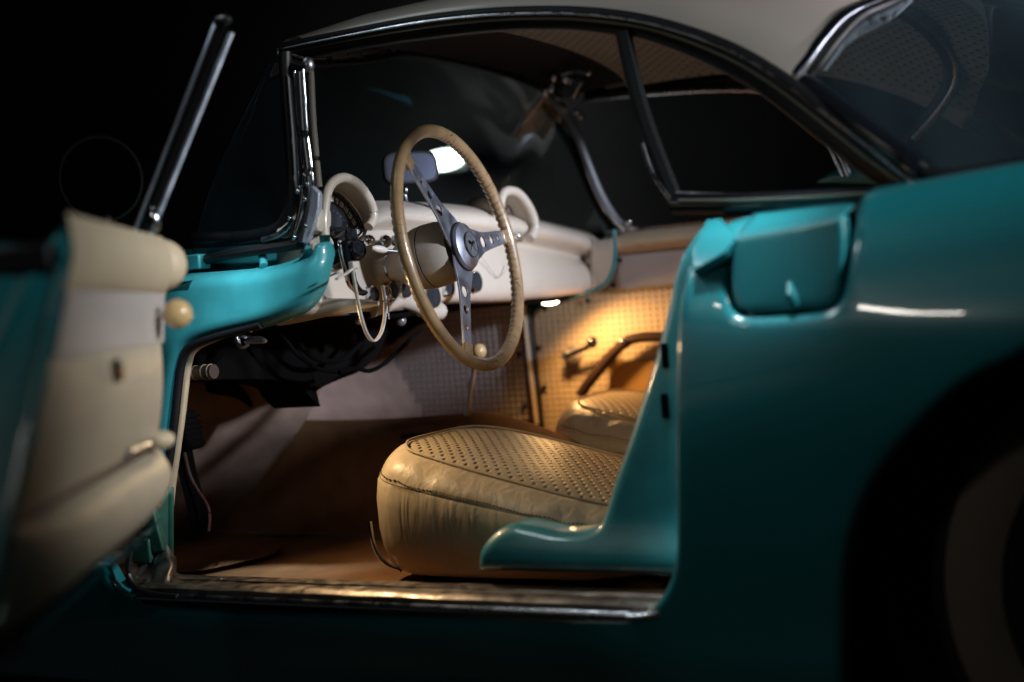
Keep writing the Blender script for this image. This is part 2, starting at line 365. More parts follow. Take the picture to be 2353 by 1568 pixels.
# ---- outer side panel
def ztop(X):
    return float(np.interp(X, [-2, -.3, .1, .9, 1.0, 1.2, 1.45, 1.9, 2.6], [.86, .93, .95, .925, .93, .952, .965, .955, .88]))
def Yb(X, Z):
    zt = ztop(X); y = 0.0
    y += -.02*math.sin(min(1, max(0, (Z-.3)/.6))*math.pi)                     # belly of the side
    y -= .075*math.exp(-((X-1.75)/.42)**2)*min(1, max(0, (Z-.3)/.3))           # rear wing swell
    y -= .022*math.exp(-((X-1.45)/.35)**2)*math.exp(-((Z-.69)/.11)**2)+.009*math.exp(-((X-1.35)/.3)**2)*math.exp(-((Z-.757)/.05)**2)
    R = .15
    if Z > zt-R:
        q = min(1, (Z-(zt-R))/R); y += R*.9*(1-math.sqrt(max(0, 1-q*q)))
    if Z < .3: y += (.3-Z)**2*1.6
    return y
side = lambda a, b, o: Vector((a, Yb(a, b)+o, b))
X0 = lambda p: (U(p, Y=0).x, U(p, Y=0).z)
door_edge = [X0(p) for p in [(1612, 520), (1598, 548), (1578, 580), (1568, 640), (1564, 760), (1562, 900), (1562, 1040), (1560, 1180), (1556, 1270), (1542, 1330), (1512, 1380), (1470, 1410), (1420, 1421), (1200, 1416), (900, 1405), (600, 1399), (420, 1392), (340, 1380), (290, 1362), (262, 1335)]]
door_edge = c2(door_edge, 4)
top = [(x, ztop(x)-.0005) for x in np.arange(2.6, 1.21, -.06)]
# pocket panel notch
nt_ = [X0(p) for p in [(1950, 497), (1955, 560), (1953, 650), (1943, 690), (1915, 712), (1850, 722), (1760, 728), (1712, 726), (1685, 706), (1676, 650), (1674, 580), (1680, 540), (1668, 515)]]
notch = c2(nt_, 4)
xn0, xn1 = notch[0][0], notch[-1][0]
top = top + [(xn0, ztop(xn0)-.0005)] + notch[1:-1] + [(xn1, ztop(xn1)-.001), (door_edge[0][0]+.012, ztop(.98)-.001)]
arch_c = (1.62, .30)
arch = [X0(p) for p in [(2353, 815), (2250, 866), (2170, 930), (2100, 1002), (2040, 1075), (2000, 1145), (1972, 1215), (1953, 1300), (1945, 1400), (1941, 1500), (1938, 1568)]]
ax0 = arch[0][0]
arch_full = [(2*1.62-x, z) for x, z in arch[::-1]][:-1] if False else []
rightarch = [(1.56+(1.56-x), z) for x, z in arch]
archl = [(rightarch[-1][0], .12)]+rightarch[::-1]+[(1.5, .725)]+arch+[(arch[-1][0], .12)]
archl = [archl[0]]+c2(archl[1:-1], 3)+[archl[-1]]
outline = door_edge + [(-.34, .42), (-.36, .6), (-.36, .93)] + [(x, ztop(x)-.0005) for x in np.arange(-.4, -2.0, -.1)] + [(-2.0, .12)] + [(x, .12) for x in np.arange(-1.9, 1.1, .1)] + archl[::-1] + [(2.3, .12), (2.6, .3)] + top
sheet(outline, [], side, 'body_panel', TR, car, step=.022, rr=.014, flange=.02)
# the inset panel in the notch
inset = [(x, z) for x, z in notch[1:-1]]
cxn, czn = np.mean([p[0] for p in inset]), np.mean([p[1] for p in inset])
ins2 = [(cxn+(x-cxn)*.945, czn+(z-czn)*.95+ .004) for x, z in inset]
ins2 = [(x, z) for x, z in ins2 if z < ztop(x)-.012]
cz0, cz1 = U((1686, 541), Y=.0), U((1925, 499), Y=.0)
crz = lambda x: cz0.z+(cz1.z-cz0.z)*(x-cz0.x)/(cz1.x-cz0.x)
ins2 = [(x, z) for x, z in ins2 if z < crz(x)-.004]
ins2 = [(ins2[0][0], crz(ins2[0][0]))]+ins2+[(ins2[-1][0], crz(ins2[-1][0]))]
Yflat = lambda X, Z: -.02*math.sin(min(1, max(0, (Z-.3)/.6))*math.pi)-.075*math.exp(-((X-1.75)/.42)**2)*min(1, max(0, (Z-.3)/.3))
sheet(ins2, [], lambda a, b, o: Vector((a, Yflat(a, b)+.004+o, b)), 'filler_panel', TR, car, step=.012, rr=.008, flange=.02)
xa, xb = ins2[0][0], ins2[-1][0]
if xa > xb: xa, xb = xb, xa
MB().grid([[Vector((x, Yflat(x, .9)+.010+.085*t, crz(x)-.001+.020*t+(.012*(1-(x-xa)/(xb-xa)))*t)) for x in np.linspace(xa+.004, xb-.004, 16)] for t in np.linspace(0, 1, 8)]).build('filler_panel_top', TR, car, solid=.004)
cF = crop(1600, 450, 2.771)
pcp = [(cF(205, 305), .02), (cF(238, 212), .085), (cF(340, 196), .085), (cF(425, 285), .03), (cF(455, 310), .0), (cF(372, 430), -.012), (cF(150, 560), -.010), (cF(150, 400), .0)]
pv = [U(p, Y=y) for p, y in pcp]
mb = MB(); mb.v = [tuple(v) for v in pv]+[tuple(v+Vector((.004, .02, -.012))) for v in pv]
mb.f = [(0, 1, 2, 3), (0, 3, 4, 5), (0, 5, 6, 7)]+[(i, (i+1) % 8, 8+(i+1) % 8, 8+i) for i in range(8)]
mb.build('post_cap', TR, car, bevel=.003)
rimp = px([cF(1178, 215), cF(1182, 330), cF(1188, 450), cF(1200, 560), cF(1195, 650), cF(1160, 735)], 6, Y=-.002)
MB().grid([[p+Vector((-.014*t, .016*t, -.002*t)) for p in rimp] for t in np.linspace(0, 1, 4)]).build('pocket_rim', TR, car, solid=.003)
MB().grid([[side(x, z, .045) for x in np.linspace(.98, 1.22, 8)] for z in np.linspace(.74, .93, 8)]).build('pocket_backing', BLKG, car)
bm_ = U((1815, 690), Y=-.02)
MB().tube([bm_+Vector((0, .006, .026)), bm_+Vector((.002, .0, .008)), bm_+Vector((.006, .002, -.010))], [.002, .009, .007], 12).build('panel_catch', TR, car)

# ---- jamb behind the B edge
J = lambda p, Y=.10: (U(p, Y=Y).x, U(p, Y=Y).z)
jo = [J(p) for p in [(1655, 520), (1640, 560), (1625, 700), (1620, 1000), (1615, 1250), (1600, 1325)]] + [J(p) for p in [(1500, 1322), (1300, 1318), (1098, 1314)]]
jl = [J(p) for p in [(1098, 1314), (1104, 1290), (1108, 1262), (1122, 1236), (1145, 1215), (1175, 1206), (1215, 1212), (1270, 1222), (1315, 1224), (1352, 1218), (1372, 1205), (1386, 1170), (1404, 1110), (1432, 1030), (1462, 940), (1492, 850), (1520, 760), (1540, 690), (1552, 640), (1575, 585), (1606, 540), (1625, 520)]]
jl = c2(jl, 4)
def jmap(a, b, o):
    q = max(0, min(1, (.50-b)/.15)); r = 0
    y = .10-.028*q*math.exp(-((b-.40)/.045)**2)*1.0 - .03*math.exp(-((a-.95)/.09)**2)
    return Vector((a, y+o, b))
sheet(jo+jl[1:], [], jmap, 'door_jamb', TR_LIT, car, step=.012, rr=.022, flange=.05)
for p in ((1526, 818), (1526, 934)):
    c = U(p, Y=.085); MB().box(c+Vector((0, .006, 0)), (.013, .012, .040)).build('striker_slot', UND, car, bevel=.003)
# return between outer edge and jamb
rows = []
for (a, b) in door_edge[:48]:
    rows.append([Vector((a+.002, Yb(a, b)+.02+k*.018, b-.001)) for k in range(6)])
MB().grid(rows).build('jamb_return', TR_LIT, car)

# ---- sill: scuff plate, trim, rocker lip
sl = [U(p, Y=.0) for p in [(300, 1352), (420, 1372), (900, 1385), (1300, 1396), (1470, 1402)]]
xs = np.linspace(-.25, .86, 60)
prof = [(.012, .322), (.006, .330), (.006, .338), (.014, .343), (.03, .344), (.05, .3435), (.052, .347), (.056, .347), (.058, .3435), (.085, .343), (.105, .342), (.112, .338), (.114, .30)]
MB().grid([[(x, y, z+.002*math.sin(x*37+y*90)*.3) for y, z in prof] for x in xs]).build('scuff_plate', ALU, car)
MB().tube([(x, .003, .322) for x in xs if x < .82], .006, 10, sq=1.2).build('sill_trim', CHROMED, car)
MB().tube([(x, .010, .308) for x in xs], .010, 8).build('sill_seal', BLACK, car)
MB().tube(cat([(.80, -.002, .322), (.845, .0, .328), (.87, .01, .345), (.88, .02, .37)], 6), .006, 10).build('sill_trim_end', CHROME, car)
for x in (-.1, .1, .45, .75): MB().lathe([(0, .006), (.0015, .005), (.002, 0)], (x, .075, .3435), (0, 0, 1), 12).build('sill_screw', CHROMED, car)

# crumpled corner piece of the scuff plate
cr = px([cB(580, 1080), cB(590, 1030), cB(640, 1015), cB(700, 1010), cB(712, 965), cB(765, 950), cB(785, 1020), cB(800, 1065), cB(840, 1095)], 5, Y=.09)
lo = px([cB(585, 1085), cB(610, 1110), cB(650, 1135), cB(690, 1148), cB(740, 1158), cB(800, 1162), cB(850, 1164)], 5, Y=.012)
a = resample(cr, 24); b = resample(lo, 24); rows = []
for k in range(9):
    t = k/8; rows.append([a[i].lerp(b[i], t)+Vector((.004*math.sin(i*1.1+k), .004*math.sin(i*.8+k*2.1), .004*math.cos(i*1.7+k*1.3))) for i in range(24)])
MB().grid(rows).build('scuff_plate_corner', ALU, car, solid=.0015, sub=1)

# ---- front hinge pillar and cowl side (dogleg)
cj = [(722, 556), (729, 600), (724, 640), (706, 685), (674, 720), (600, 750), (500, 774), (448, 790), (422, 806), (409, 832), (400, 880), (394, 930), (388, 980), (383, 1030), (372, 1090), (345, 1150), (300, 1150)]
cj = c2([J(p, .09) for p in cj], 4)
ct = [J(p, .09) for p in [(300, 640), (380, 632), (430, 630), (520, 624), (600, 616), (650, 606), (690, 588), (700, 560)]]
def cowl(a, b, o): return Vector((a, .09+o+.012*math.exp(-((b-.95)/.02)**2)+.05*max(0, a-.05)**1.5, b))
sheet(cj+ct, [], cowl, 'cowl_side', TR_LIT, car, step=.014, rr=.03, flange=.012)
# trough above it
tr1 = resample(px([(300, 640), (380, 632), (430, 630), (520, 624), (600, 616), (650, 606), (690, 588), (700, 562)], 4, Y=.12), 30)
rows = [[p+Vector((0, q, h)) for p in tr1] for q, h in ((0, -.006), (.008, .001), (.02, -.008), (.03, -.018), (.06, -.02), (.075, -.01), (.08, .012), (.082, .03), (.085, .05))]
MB().grid(rows).build('cowl_gutter', TR_LIT, car)
MB().box(U((440, 604), Y=.14)+Vector((-.02, 0, 0)), (.11, .035, .03)).build('gutter_bracket', TR_LIT, car, bevel=.004)
MB().tube([U((600, 575), Y=.15), U((604, 590), Y=.14), U((606, 612), Y=.125)], .008, 10).build('gutter_rib', TR_LIT, car)
# seal and windlace down the front of the opening
ln = [(660, 728), (560, 756), (490, 778), (445, 800), (430, 836), (423, 890), (416, 950), (405, 1030), (394, 1110), (386, 1190), (382, 1250)]
MB().tube(px(ln, 6, Y=.125), [.005+.005*min(1, i/18) for i in range(61)], 12).build('windlace', PAD, car, label='beige piped edging down the front of the door opening')
sl_ = [(600, 745), (500, 772), (450, 790), (428, 808), (416, 840), (409, 890), (403, 950), (393, 1030), (382, 1100), (368, 1180)]
MB().tube(px(sl_, 6, Y=.105), .009, 10).build('door_seal', BLACK, car)
# hinge area of the pillar, lower: green metal
rows = [[U((x, y), Y=.10+.01*math.sin(x*.1)) for x in np.linspace(300, 398, 10)] for y in np.linspace(1120, 1300, 10)]
MB().grid(rows).build('hinge_pillar', GREENJ, car, solid=.004)
h_ = MB(); h_.box(U((352, 1195), Y=.085), (.03, .02, .13), Matrix.Rotation(rad(-12), 3, 'Y')); h_.box(U((330, 1265), Y=.08), (.05, .02, .05)); h_.build('door_hinge', GREENJ, car, bevel=.004)
for p in ((330, 1200), (325, 1272), (338, 1322 - 30)):
    MB().lathe([(0, .009), (.006, .009), (.009, .006), (.009, 0)], U(p, Y=.08), (0, -1, 0), 8).build('hinge_bolt', CHROMED, car)
MB().lathe([(0, .008), (.01, .008), (.014, .004), (.014, 0)], U((366, 1160), Y=.07), (0, -1, .3), 12).build('door_switch', CHROME, car)
MB().tube(px([cB(600, 880), cB(590, 960), cB(580, 1040), cB(583, 1090), cB(620, 1140), cB(690, 1170), cB(800, 1182)], 6, Y=.0), .006, 8).build('opening_trim', BLACK, car)

# ---- windshield: chrome foot, pillars, header, frame, glass
foot = empty('windshield_frame', U((700, 555), Y=.13), car); FI = foot.matrix_world
foot.location = (0, 0, 0)
fp = [cE(240, 150), cE(330, 235), cE(322, 390), cE(270, 585), cE(205, 722), cE(120, 722), cE(200, 400)]
fo2 = [U(p, Y=.13) for p in fp]
mb = MB(); mb.v = [tuple(p) for p in fo2]+[tuple(p+Vector((-.015, .03, 0))) for p in fo2]
n = len(fo2); mb.f = [tuple(range(n)), tuple(range(2*n-1, n-1, -1))]+[(i, (i+1) % n, n+(i+1) % n, n+i) for i in range(n)]
mb.build('pillar_foot', mat('dull_silver', (.62, .68, .82), .5, .6, rvar=.15), foot, bevel=.004)
for q, (a, b_, c, d) in enumerate([((696, 160), (705, 300), (718, 430), (702, 555)), ((677, 165), (686, 300), (697, 430), (672, 553)), ((686, 165), (695, 300), (708, 440), (688, 553))]):
    MB().tube(px([a, b_, c, d], 8, Y=.135-.004*q), [.005 if i > 14 else .004 for i in range(25)], 10).build('pillar_strip', CHROME if q < 2 else BLACK, foot)
MB().tube(px([(655, 120), (658, 200), (668, 330), (672, 450), (660, 500), (630, 530), (560, 545), (450, 548)], 8, Y=.15), .013, 10).build('glass_channel', BLACK, foot)
MB().tube(px([(672, 505), (664, 520), (640, 540), (604, 552)], 8, Y=.13), .006, 10).build('corner_trim', CHROMED, foot)
MB().tube(px([(714, 165), (718, 260), (726, 360), (733, 430)], 8, Y=.16), .007, 10, sq=1.0).build('pillar_cover', DIMV, foot)
for p in ((706, 424), (684, 440), (690, 432), (664, 502), (700, 458), (703, 520), (676, 545)):
    MB().ball(U(p, Y=.118), .0048).build('trim_screw', CHROME, foot)
MB().ball(U((708, 150), Y=.15), .012, (1, 1, 1.3)).build('header_latch', CHROMED, foot)
# far pillar and header
hd = [U((652, 118), Y=.22), Vector((.02, .34, 1.355)), Vector((0, .55, 1.385)), U((930, 108), X=-.0), U((1020, 122), X=0), U((1100, 142), X=.0), U((1180, 168), X=.01), U((1250, 200), X=.02), U((1290, 232), X=.05)]
H = cat(hd, 8)
MB().tube(H, .014, 12).build('header_bar', CHROMED, foot)
MB().tube([p+Vector((.012, 0, -.018)) for p in H], .006, 8).build('header_seal', BLACK, foot)
MB().tube([p+Vector((.03, 0, .012)) for p in H], .013, 8).build('header_edge', BLACK, foot)
fpil = [(1262, 225), (1300, 262), (1330, 320), (1356, 390), (1382, 450), (1412, 500), (1440, 528)]
MB().tube(px(fpil, 6, Y=1.46), .011, 12).build('far_pillar', mat('bright_silver', (.8, .84, .92), .38, .8), foot)
MB().tube(px([(x-14, y+14) for x, y in fpil], 6, Y=1.47), .009, 10).build('far_pillar_inner', STRAP, foot)
fc = [(1250, 240), (1280, 275), (1320, 345), (1352, 420), (1380, 480), (1398, 520), (1402, 540)]
MB().tube(px([(x-4, y+6) for x, y in fc], 6, Y=1.48), .008, 10).build('far_pillar_paint', TR, foot)
MB().tube(px([(1318, 350), (1345, 400), (1372, 455), (1390, 505), (1396, 535)], 6, Y=1.50), [.004+.0003*i for i in range(25)], 10).build('far_pillar_cream', CREAMP, foot)
for p in ((1335, 268), (1445, 512), (1452, 524), (1326, 258)): MB().ball(U(p, Y=1.44), .009).build('far_screw', CHROME, foot)
# top latch hanging at the far header
lt = empty('roof_latch', (0, 0, 0), car)
MB().tube(px([(1275, 165), (1262, 195), (1240, 235), (1200, 285)], 6, Y=1.25), .006, 10).build('latch_rod', CHROMED, lt)
MB().tube(px([(1290, 172), (1320, 165), (1350, 168)], 6, Y=1.2), .004, 8).build('latch_lever', CHROMED, lt)
MB().ball(U((1352, 168), Y=1.2), .008).build('lever_tip', CHROME, lt)
MB().box(U((1318, 200), Y=1.25), (.04, .02, .05), Matrix.Rotation(rad(35), 3, 'Y')).build('latch_block', CHROMED, lt, bevel=.006)
for p in ((1272, 175), (1298, 178), (1265, 200), (1252, 208)): MB().ball(U(p, Y=1.23), .010, (1, 1, 1.6)).build('latch_bolt', CHROME, lt)
# glass: plan curve at base and top
gb = cat([(.13, .14, .975), (-.05, .13, .97), (-.22, .20, .965), (-.33, .42, .975), (-.38, .83, .985), (-.33, 1.24, .985), (-.2, 1.45, .985), (-.03, 1.51, .985), (.13, 1.5, .985)], 8)
gt = [U((690, 125), Y=.2)]+[Vector((.0, .24, 1.335)), Vector((-.02, .34, 1.35)), Vector((-.03, .55, 1.38)), Vector((-.03, .83, 1.40)), Vector((-.03, 1.1, 1.40)), Vector((-.0, 1.3, 1.385)), Vector((.02, 1.38, 1.36)), Vector((.05, 1.42, 1.34))]
gt = cat(gt, 8)
rows = [[a.lerp(b, t)+Vector((-.05*math.sin(t*math.pi)*1.0, 0, 0)) for a, b in zip(gb, gt)] for t in np.linspace(0, 1, 14)]
MB().grid(rows).build('windshield', GLASS, foot)
MB().tube([p+Vector((0, 0, -.006)) for p in gb], .010, 8).build('glass_base_trim', BLACK, foot)
# outside: bonnet / cowl top seen through the glass
bon = [[Vector((x, y, .955-.02*((y-.83)/.8)**2*1.0-(.0 if x > -.5 else .02*(-x-.5)) - .03*max(0, abs(y-.83)-.55)*3)) for y in np.linspace(.08, 1.58, 20)] for x in np.linspace(-.12, -2.0, 24)]
MB().grid(bon).build('bonnet', TR, car)
far = [[Vector((x, 1.70-.02*math.sin(z*3), z)) for x in np.linspace(-2, 2.6, 30)] for z in np.linspace(.12, .93, 10)]
MB().grid(far).build('far_body_panel', TR, car)
MB().tube(px([c3(1690, 500), c3(1810, 430), c3(1850, 420)], 6, X=-.1), [.0+.004*i*.2 for i in range(13)], 10, sq=2).build('cowl_vent', TR, car)

# ------------------------------------------------------------------ dash
dash = empty('dashboard', (0, 0, 0), car)
def row(pts, X, n=60): return resample(px(pts, 8, X=X), n)
L1 = [(716, 520), (760, 505), (860, 468), (930, 467), (1000, 470), (1070, 476), (1130, 486), (1215, 503), (1300, 523), (1360, 538), (1424, 553)]
L2 = [(716, 575), (760, 562), (860, 524), (930, 526), (1000, 530), (1070, 536), (1150, 546), (1215, 556), (1300, 574), (1360, 592), (1424, 610)]
L3 = [(690, 722), (740, 724), (800, 722), (870, 716), (930, 712), (1000, 700), (1060, 694), (1150, 692), (1250, 686), (1330, 676), (1378, 664), (1418, 640)]
a1, a2, a3 = row(L1, .03), row(L2, .05), row(L3, .06)
rows = [[p+Vector((-.05, 0, -.0)) for p in a1], [p+Vector((-.03, 0, .006)) for p in a1], [p+Vector((-.008, 0, .006)) for p in a1], [p+Vector((.008, 0, -.002)) for p in a1]]
for t, dx in ((.15, .028), (.35, .042), (.55, .046), (.75, .04), (.9, .026)): rows.append([p.lerp(q, t)+Vector((dx, 0, 0)) for p, q in zip(a1, a2)])
rows += [[p+Vector((.002, 0, 0)) for p in a2], [p+Vector((-.012, 0, -.004)) for p in a2], [p+Vector((-.008, 0, -.018)) for p in a2]]
for t, dx in ((.25, .008), (.5, .018), (.75, .022), (.88, .018), (.95, .01)): rows.append([p.lerp(q, t)+Vector((dx, 0, 0)) for p, q in zip(a2, a3)])
rows += [a3, [p+Vector((-.02, 0, -.004)) for p in a3], [p+Vector((-.06, 0, 0)) for p in a3]]
MB().grid(rows).build('dash_panel', CREAMP, dash, sub=1)
MB().tube(px([(1410, 528), (1413, 560), (1412, 600), (1402, 635), (1382, 660), (1340, 675), (1290, 684), (1240, 690)], 6, Y=1.40), .006, 10).build('dash_edge_trim', TR, dash)
MB().grid([[U((x, y), Y=1.435) for x in np.linspace(1355, xr, 8)] for y, xr in ((552, 1410), (580, 1414), (605, 1412), (630, 1404), (650, 1392), (668, 1372))]).build('dash_far_end', CREAMP, dash, solid=.006)
# near end cap and the knob-like end of the dash
MB().grid([[U((x, y), Y=.19+((x-690)/60)**2*.004) for x in np.linspace(640, 728, 12)] for y in np.linspace(560, 706, 12)]).build('dash_end', CREAMP, dash, solid=.01)
low = [(640, 722), (690, 716), (760, 706), (820, 700), (870, 698)]
MB().tube(px(low, 8, Y=.25), [.024-.02*(i/32)**1.5 for i in range(33)], 20).build('dash_lower_roll', CREAMP, dash)
MB().lathe([(-.02, .028), (.0, .03), (.008, .028), (.012, .02), (.013, 0)], U(cE(325, 750), Y=.21), (.75, -.6, .1), 32).build('vent_knob', CREAMP, dash)
MB().tube(px([cE(270, 1110), cE(370, 1050), cE(485, 995)], 6, X=.17), .0016, 6).build('dash_seam', STRAP, dash)
# hood of the instrument pod
lip = [cE(378, 640), cE(372, 500), cE(385, 340), cE(410, 215), cE(465, 135), cE(545, 100), cE(625, 118), cE(700, 170), cE(765, 255), cE(812, 340), cE(835, 420), cE(828, 500), cE(790, 560)]
lw = px(lip, 6, X=.155)
cen = sum(lw, Vector())/len(lw)
bk_ = px([cE(385, 640), cE(384, 500), cE(392, 340), cE(415, 240), cE(455, 208), cE(520, 236), cE(600, 314), cE(672, 404), cE(724, 496), cE(764, 590)], 6, X=.084)
bk_ = resample(bk_, 60); lw6 = resample(lw, 60)
rows = [[p.lerp(q, t)+Vector((0, 0, .006*math.sin(t*math.pi))) for p, q in zip(bk_, lw6)] for t in np.linspace(0, 1, 8)]
rows = [[p+Vector((-.08, .0, 0)) for p in rows[0]]]+rows
MB().grid(rows).build('hood_shell', CREAMP, dash, solid=.006, off=0)
MB().tube(lw, .0095, 14).build('hood_lip', CREAMP, dash)
# near side wall of the pod
wallp = [cE(320, 400), cE(345, 385), cE(410, 385), cE(435, 420), cE(438, 540), cE(415, 590), cE(370, 620), cE(290, 600), cE(300, 480)]
wl = px(wallp, 5, X=.155, closed=True); c_ = sum(wl, Vector())/len(wl)
mb = MB(); mb.grid([[c_+(p-c_)*s+Vector((dx, 0, 0)) for p in wl] for dx, s in ((-.09, 1), (-.02, 1.0), (-.006, .97), (.002, .86), (.005, .6), (.006, .2))], closed_u=True, caps=True); mb.build('pod_side', CREAMP, dash)
# speedometer
sp = empty('speedometer', (0, 0, 0), car)
FX = .088
arc = px([cE(395, 250), cE(445, 215), cE(520, 245), cE(600, 320), cE(670, 410), cE(720, 500), cE(755, 590)], 6, X=FX)
bot = [U(cE(665, 690), X=FX), U(cE(520, 700), X=FX), U(cE(400, 640), X=FX), U(cE(385, 450), X=FX)]
fc_ = arc+bot; c_ = sum(fc_, Vector())/len(fc_)
mb = MB(); mb.v = [tuple(c_)]+[tuple(p) for p in fc_]; mb.f = [(0, i+1, (i+1) % len(fc_)+1) for i in range(len(fc_))]
mb.build('dial_face', DIAL, sp, smooth=False)
arc2 = px([cE(400, 330), cE(440, 345), cE(500, 370), cE(560, 425), cE(610, 490), cE(650, 560), cE(672, 640)], 6, X=FX+.0015)
bot2 = [U(cE(650, 660), X=FX+.0015), U(cE(520, 560), X=FX+.0015), U(cE(400, 560), X=FX+.0015)]
f2 = arc2+bot2; c_ = sum(f2, Vector())/len(f2); mb = MB(); mb.v = [tuple(c_)]+[tuple(p) for p in f2]; mb.f = [(0, i+1, (i+1) % len(f2)+1) for i in range(len(f2))]
mb.build('dial_centre', DIALIN, sp, smooth=False)
MB().tube([p+Vector((.004, 0, 0)) for p in arc], .0026, 8).build('dial_rim', SATIN, sp)
nums = [('80', (452, 302)), ('90', (493, 322)), ('100', (536, 355)), ('110', (577, 400)), ('120', (615, 455)), ('130', (650, 515)), ('140', (686, 592))]
NP = [U(cE(*q), X=FX+.0022) for _, q in nums]
for i, (s_, q) in enumerate(nums):
    a = NP[max(0, i-1)]; b = NP[min(len(NP)-1, i+1)]; t = (b-a).normalized(); up = Vector((1, 0, 0)).cross(t)
    text('dial_number', s_, NP[i], t, up, .0150, WHITE, sp)
for i in range(len(NP)-1):                   # faint outer scale and inner dots
    for k in range(3):
        p = NP[i].lerp(NP[i+1], (k+.5)/3); t = (NP[i+1]-NP[i]).normalized(); up = Vector((1, 0, 0)).cross(t)
        MB().box(p+up*.018, (.0006, .0022, .005), None).build('scale_tick', GREYMARK, sp, smooth=False)
        if k == 1: MB().ball(p-up*.022, .0011, seg=8).build('dial_dot', GREYMARK, sp)
MB().tube([U(cE(765, 585), X=.10), U(cE(745, 640), X=.10), U(cE(680, 700), X=.10)], .0035, 8).build('bezel_corner', CHROME, sp)
MB().tube([U(cE(400, 645), X=.10), U(cE(450, 700), X=.10), U(cE(500, 735), X=.10)], .0035, 8).build('bezel_bottom', BLKG, sp)
MB().tube([U(cE(520, 560), X=.058), U(cE(470, 520), X=.06)], .0012, 6).build('needle', STRAP, sp)
# tachometer block on the column
tach = empty('tachometer', (0, 0, 0), car)
tn = Vector((.93, -.12, .3)).normalized()
for (q, X, r, h, m) in ((cE(500, 668), .10, .019, .015, DIAL), (cE(560, 690), .12, .019, .03, BLKG)):
    MB().lathe([(-.03, r*.8), (0, r), (h*.6, r), (h*.75, r*.93), (h*.8, r*.8), (h*.7, 0)], U(q, X=X), tn, 32).build('tach_housing', m, tach)
c = U(cE(640, 790), X=.15)
MB().lathe([(-.05, .020), (0, .022), (.012, .022), (.017, .020), (.014, .017)], c, tn, 32).build('tach_bezel', BLKG, tach)
MB().lathe([(.012, .018), (.013, 0)], c, tn, 32).build('tach_face', DIAL, tach)
MB().lathe([(.0125, .0150), (.018, .0142), (.018, .0132), (.0125, .0132)], c, tn, 32).build('tach_ring', CHROME, tach)
MB().tube(px([cE(515, 690), cE(525, 780), cE(550, 900), cE(580, 1010), cE(600, 1090), cE(640, 1140), cE(700, 1180)], 6, X=.165), .004, 8).build('bracket_strap', CHROME, tach)
MB().tube(px([cE(545, 700), cE(560, 800), cE(590, 900), cE(620, 990), cE(640, 1080), cE(690, 1160), cE(740, 1180)], 6, X=.15), .012, 8, sq=.5).build('bracket', BLKG, tach)
# knobs and small gauges
for q, r in (((800, 690), .0125), ((955, 695), .0135), ((1055, 690), .012)):
    k = U(cE(*q), X=.10); MB().lathe([(-.035, .006), (-.012, .006), (-.010, r*.8), (-.006, r), (0, r*1.02), (.006, r*.8), (.010, r*.45), (.011, 0)], k, (1, -.1, .05), 24).build('pull_knob', CHROME, dash)
MB().tube([U(cE(700, 720), X=.08), U(cE(760, 735), X=.09)], .008, 10).build('knob_stem', BLKG, dash)
gs = [(cE(835, 1190), .017), (cE(1010, 1150), .019), (cG(75, 745), .020), (cG(330, 815), .027), (cG(485, 738), .018), (cG(735, 682), .024), (cE(1130, 1130), .016)]
for p, r in gs:
    c = U(p, X=.085); g = empty('gauge', c, car)
    o_ = MB().lathe([(-.02, r*1.02), (0, r*1.05), (.004, r), (.004, r*.92), (.001, r*.9)], (0, 0, 0), (1, 0, .05), 32).build('bezel', CHROME, g)
    MB().lathe([(.0015, r*.9), (.003, r*.5), (.0035, 0)], (0, 0, 0), (1, 0, .05), 32).build('lens', mat('gauge_glass', (.035, .04, .05), .2, .2, coat=.3) if 'gauge_glass' not in bpy.data.materials else bpy.data.materials['gauge_glass'], g)
    MB().ball((.006, -.6*r, .9*r), .003).build('bezel_glint', CHROME, g)
# ivory bulge panel behind lower gauges
MB().tube(px([cE(800, 1330), cE(950, 1280), cE(1080, 1240), cG(150, 880), cG(300, 960), cG(400, 960)], 6, X=.06), .02, 12).build('gauge_panel', CREAMP, dash)
# turn signal lever
lev = MB().tube([U(cE(1080, 795), X=.21), U(cE(960, 782), X=.2)], .0035, 10); lev.build('signal_lever', CHROMED, dash)
tp = resample([U(cE(965, 782), X=.2), U(cE(820, 758), X=.19)], 14)
MB().tube(tp, [.0075*math.sqrt(max(.02, 1-((i-6.5)/7)**2)) for i in range(14)], 14).build('signal_lever_tip', NYLON, dash)
# passenger side pod
lp = [c3(1900, 560), c3(1905, 460), c3(1935, 390), c3(1990, 372), c3(2060, 400), c3(2125, 480), c3(2170, 570), c3(2190, 650), c3(2185, 720), c3(2150, 770)]
lw = px(lp, 6, X=.10)
cen = sum(lw, Vector())/len(lw)
MB().grid([[cen+(p-cen)*s+Vector((dx, 0, 0)) for p in lw] for dx, s in ((-.10, .84), (-.06, .9), (-.02, .96), (0, 1))]).build('passenger_hood', CREAMP, dash, solid=.006)
MB().tube(lw, .0115, 12).build('passenger_hood_lip', CREAMP, dash)
pd = px([c3(1950, 500), c3(1990, 490), c3(2040, 560), c3(2080, 660), c3(2090, 740), c3(2060, 790), c3(2020, 780), c3(1985, 720), c3(1950, 600)], 5, X=.045, closed=True)
c_ = sum(pd, Vector())/len(pd); MB().grid([pd, [c_+(p-c_)*.9+Vector((.008, 0, 0)) for p in pd], [c_+(p-c_)*.2+Vector((.010, 0, 0)) for p in pd]], closed_u=True, caps=True).build('speaker_disc', BROWNP, dash)
MB().tube([p+Vector((.006, 0, 0)) for p in pd], .003, 8, closed=True).build('speaker_ring', CHROMED, dash)
MB().ball(U(c3(2050, 745), X=.08), .009).build('clock_knob', CHROME, dash)
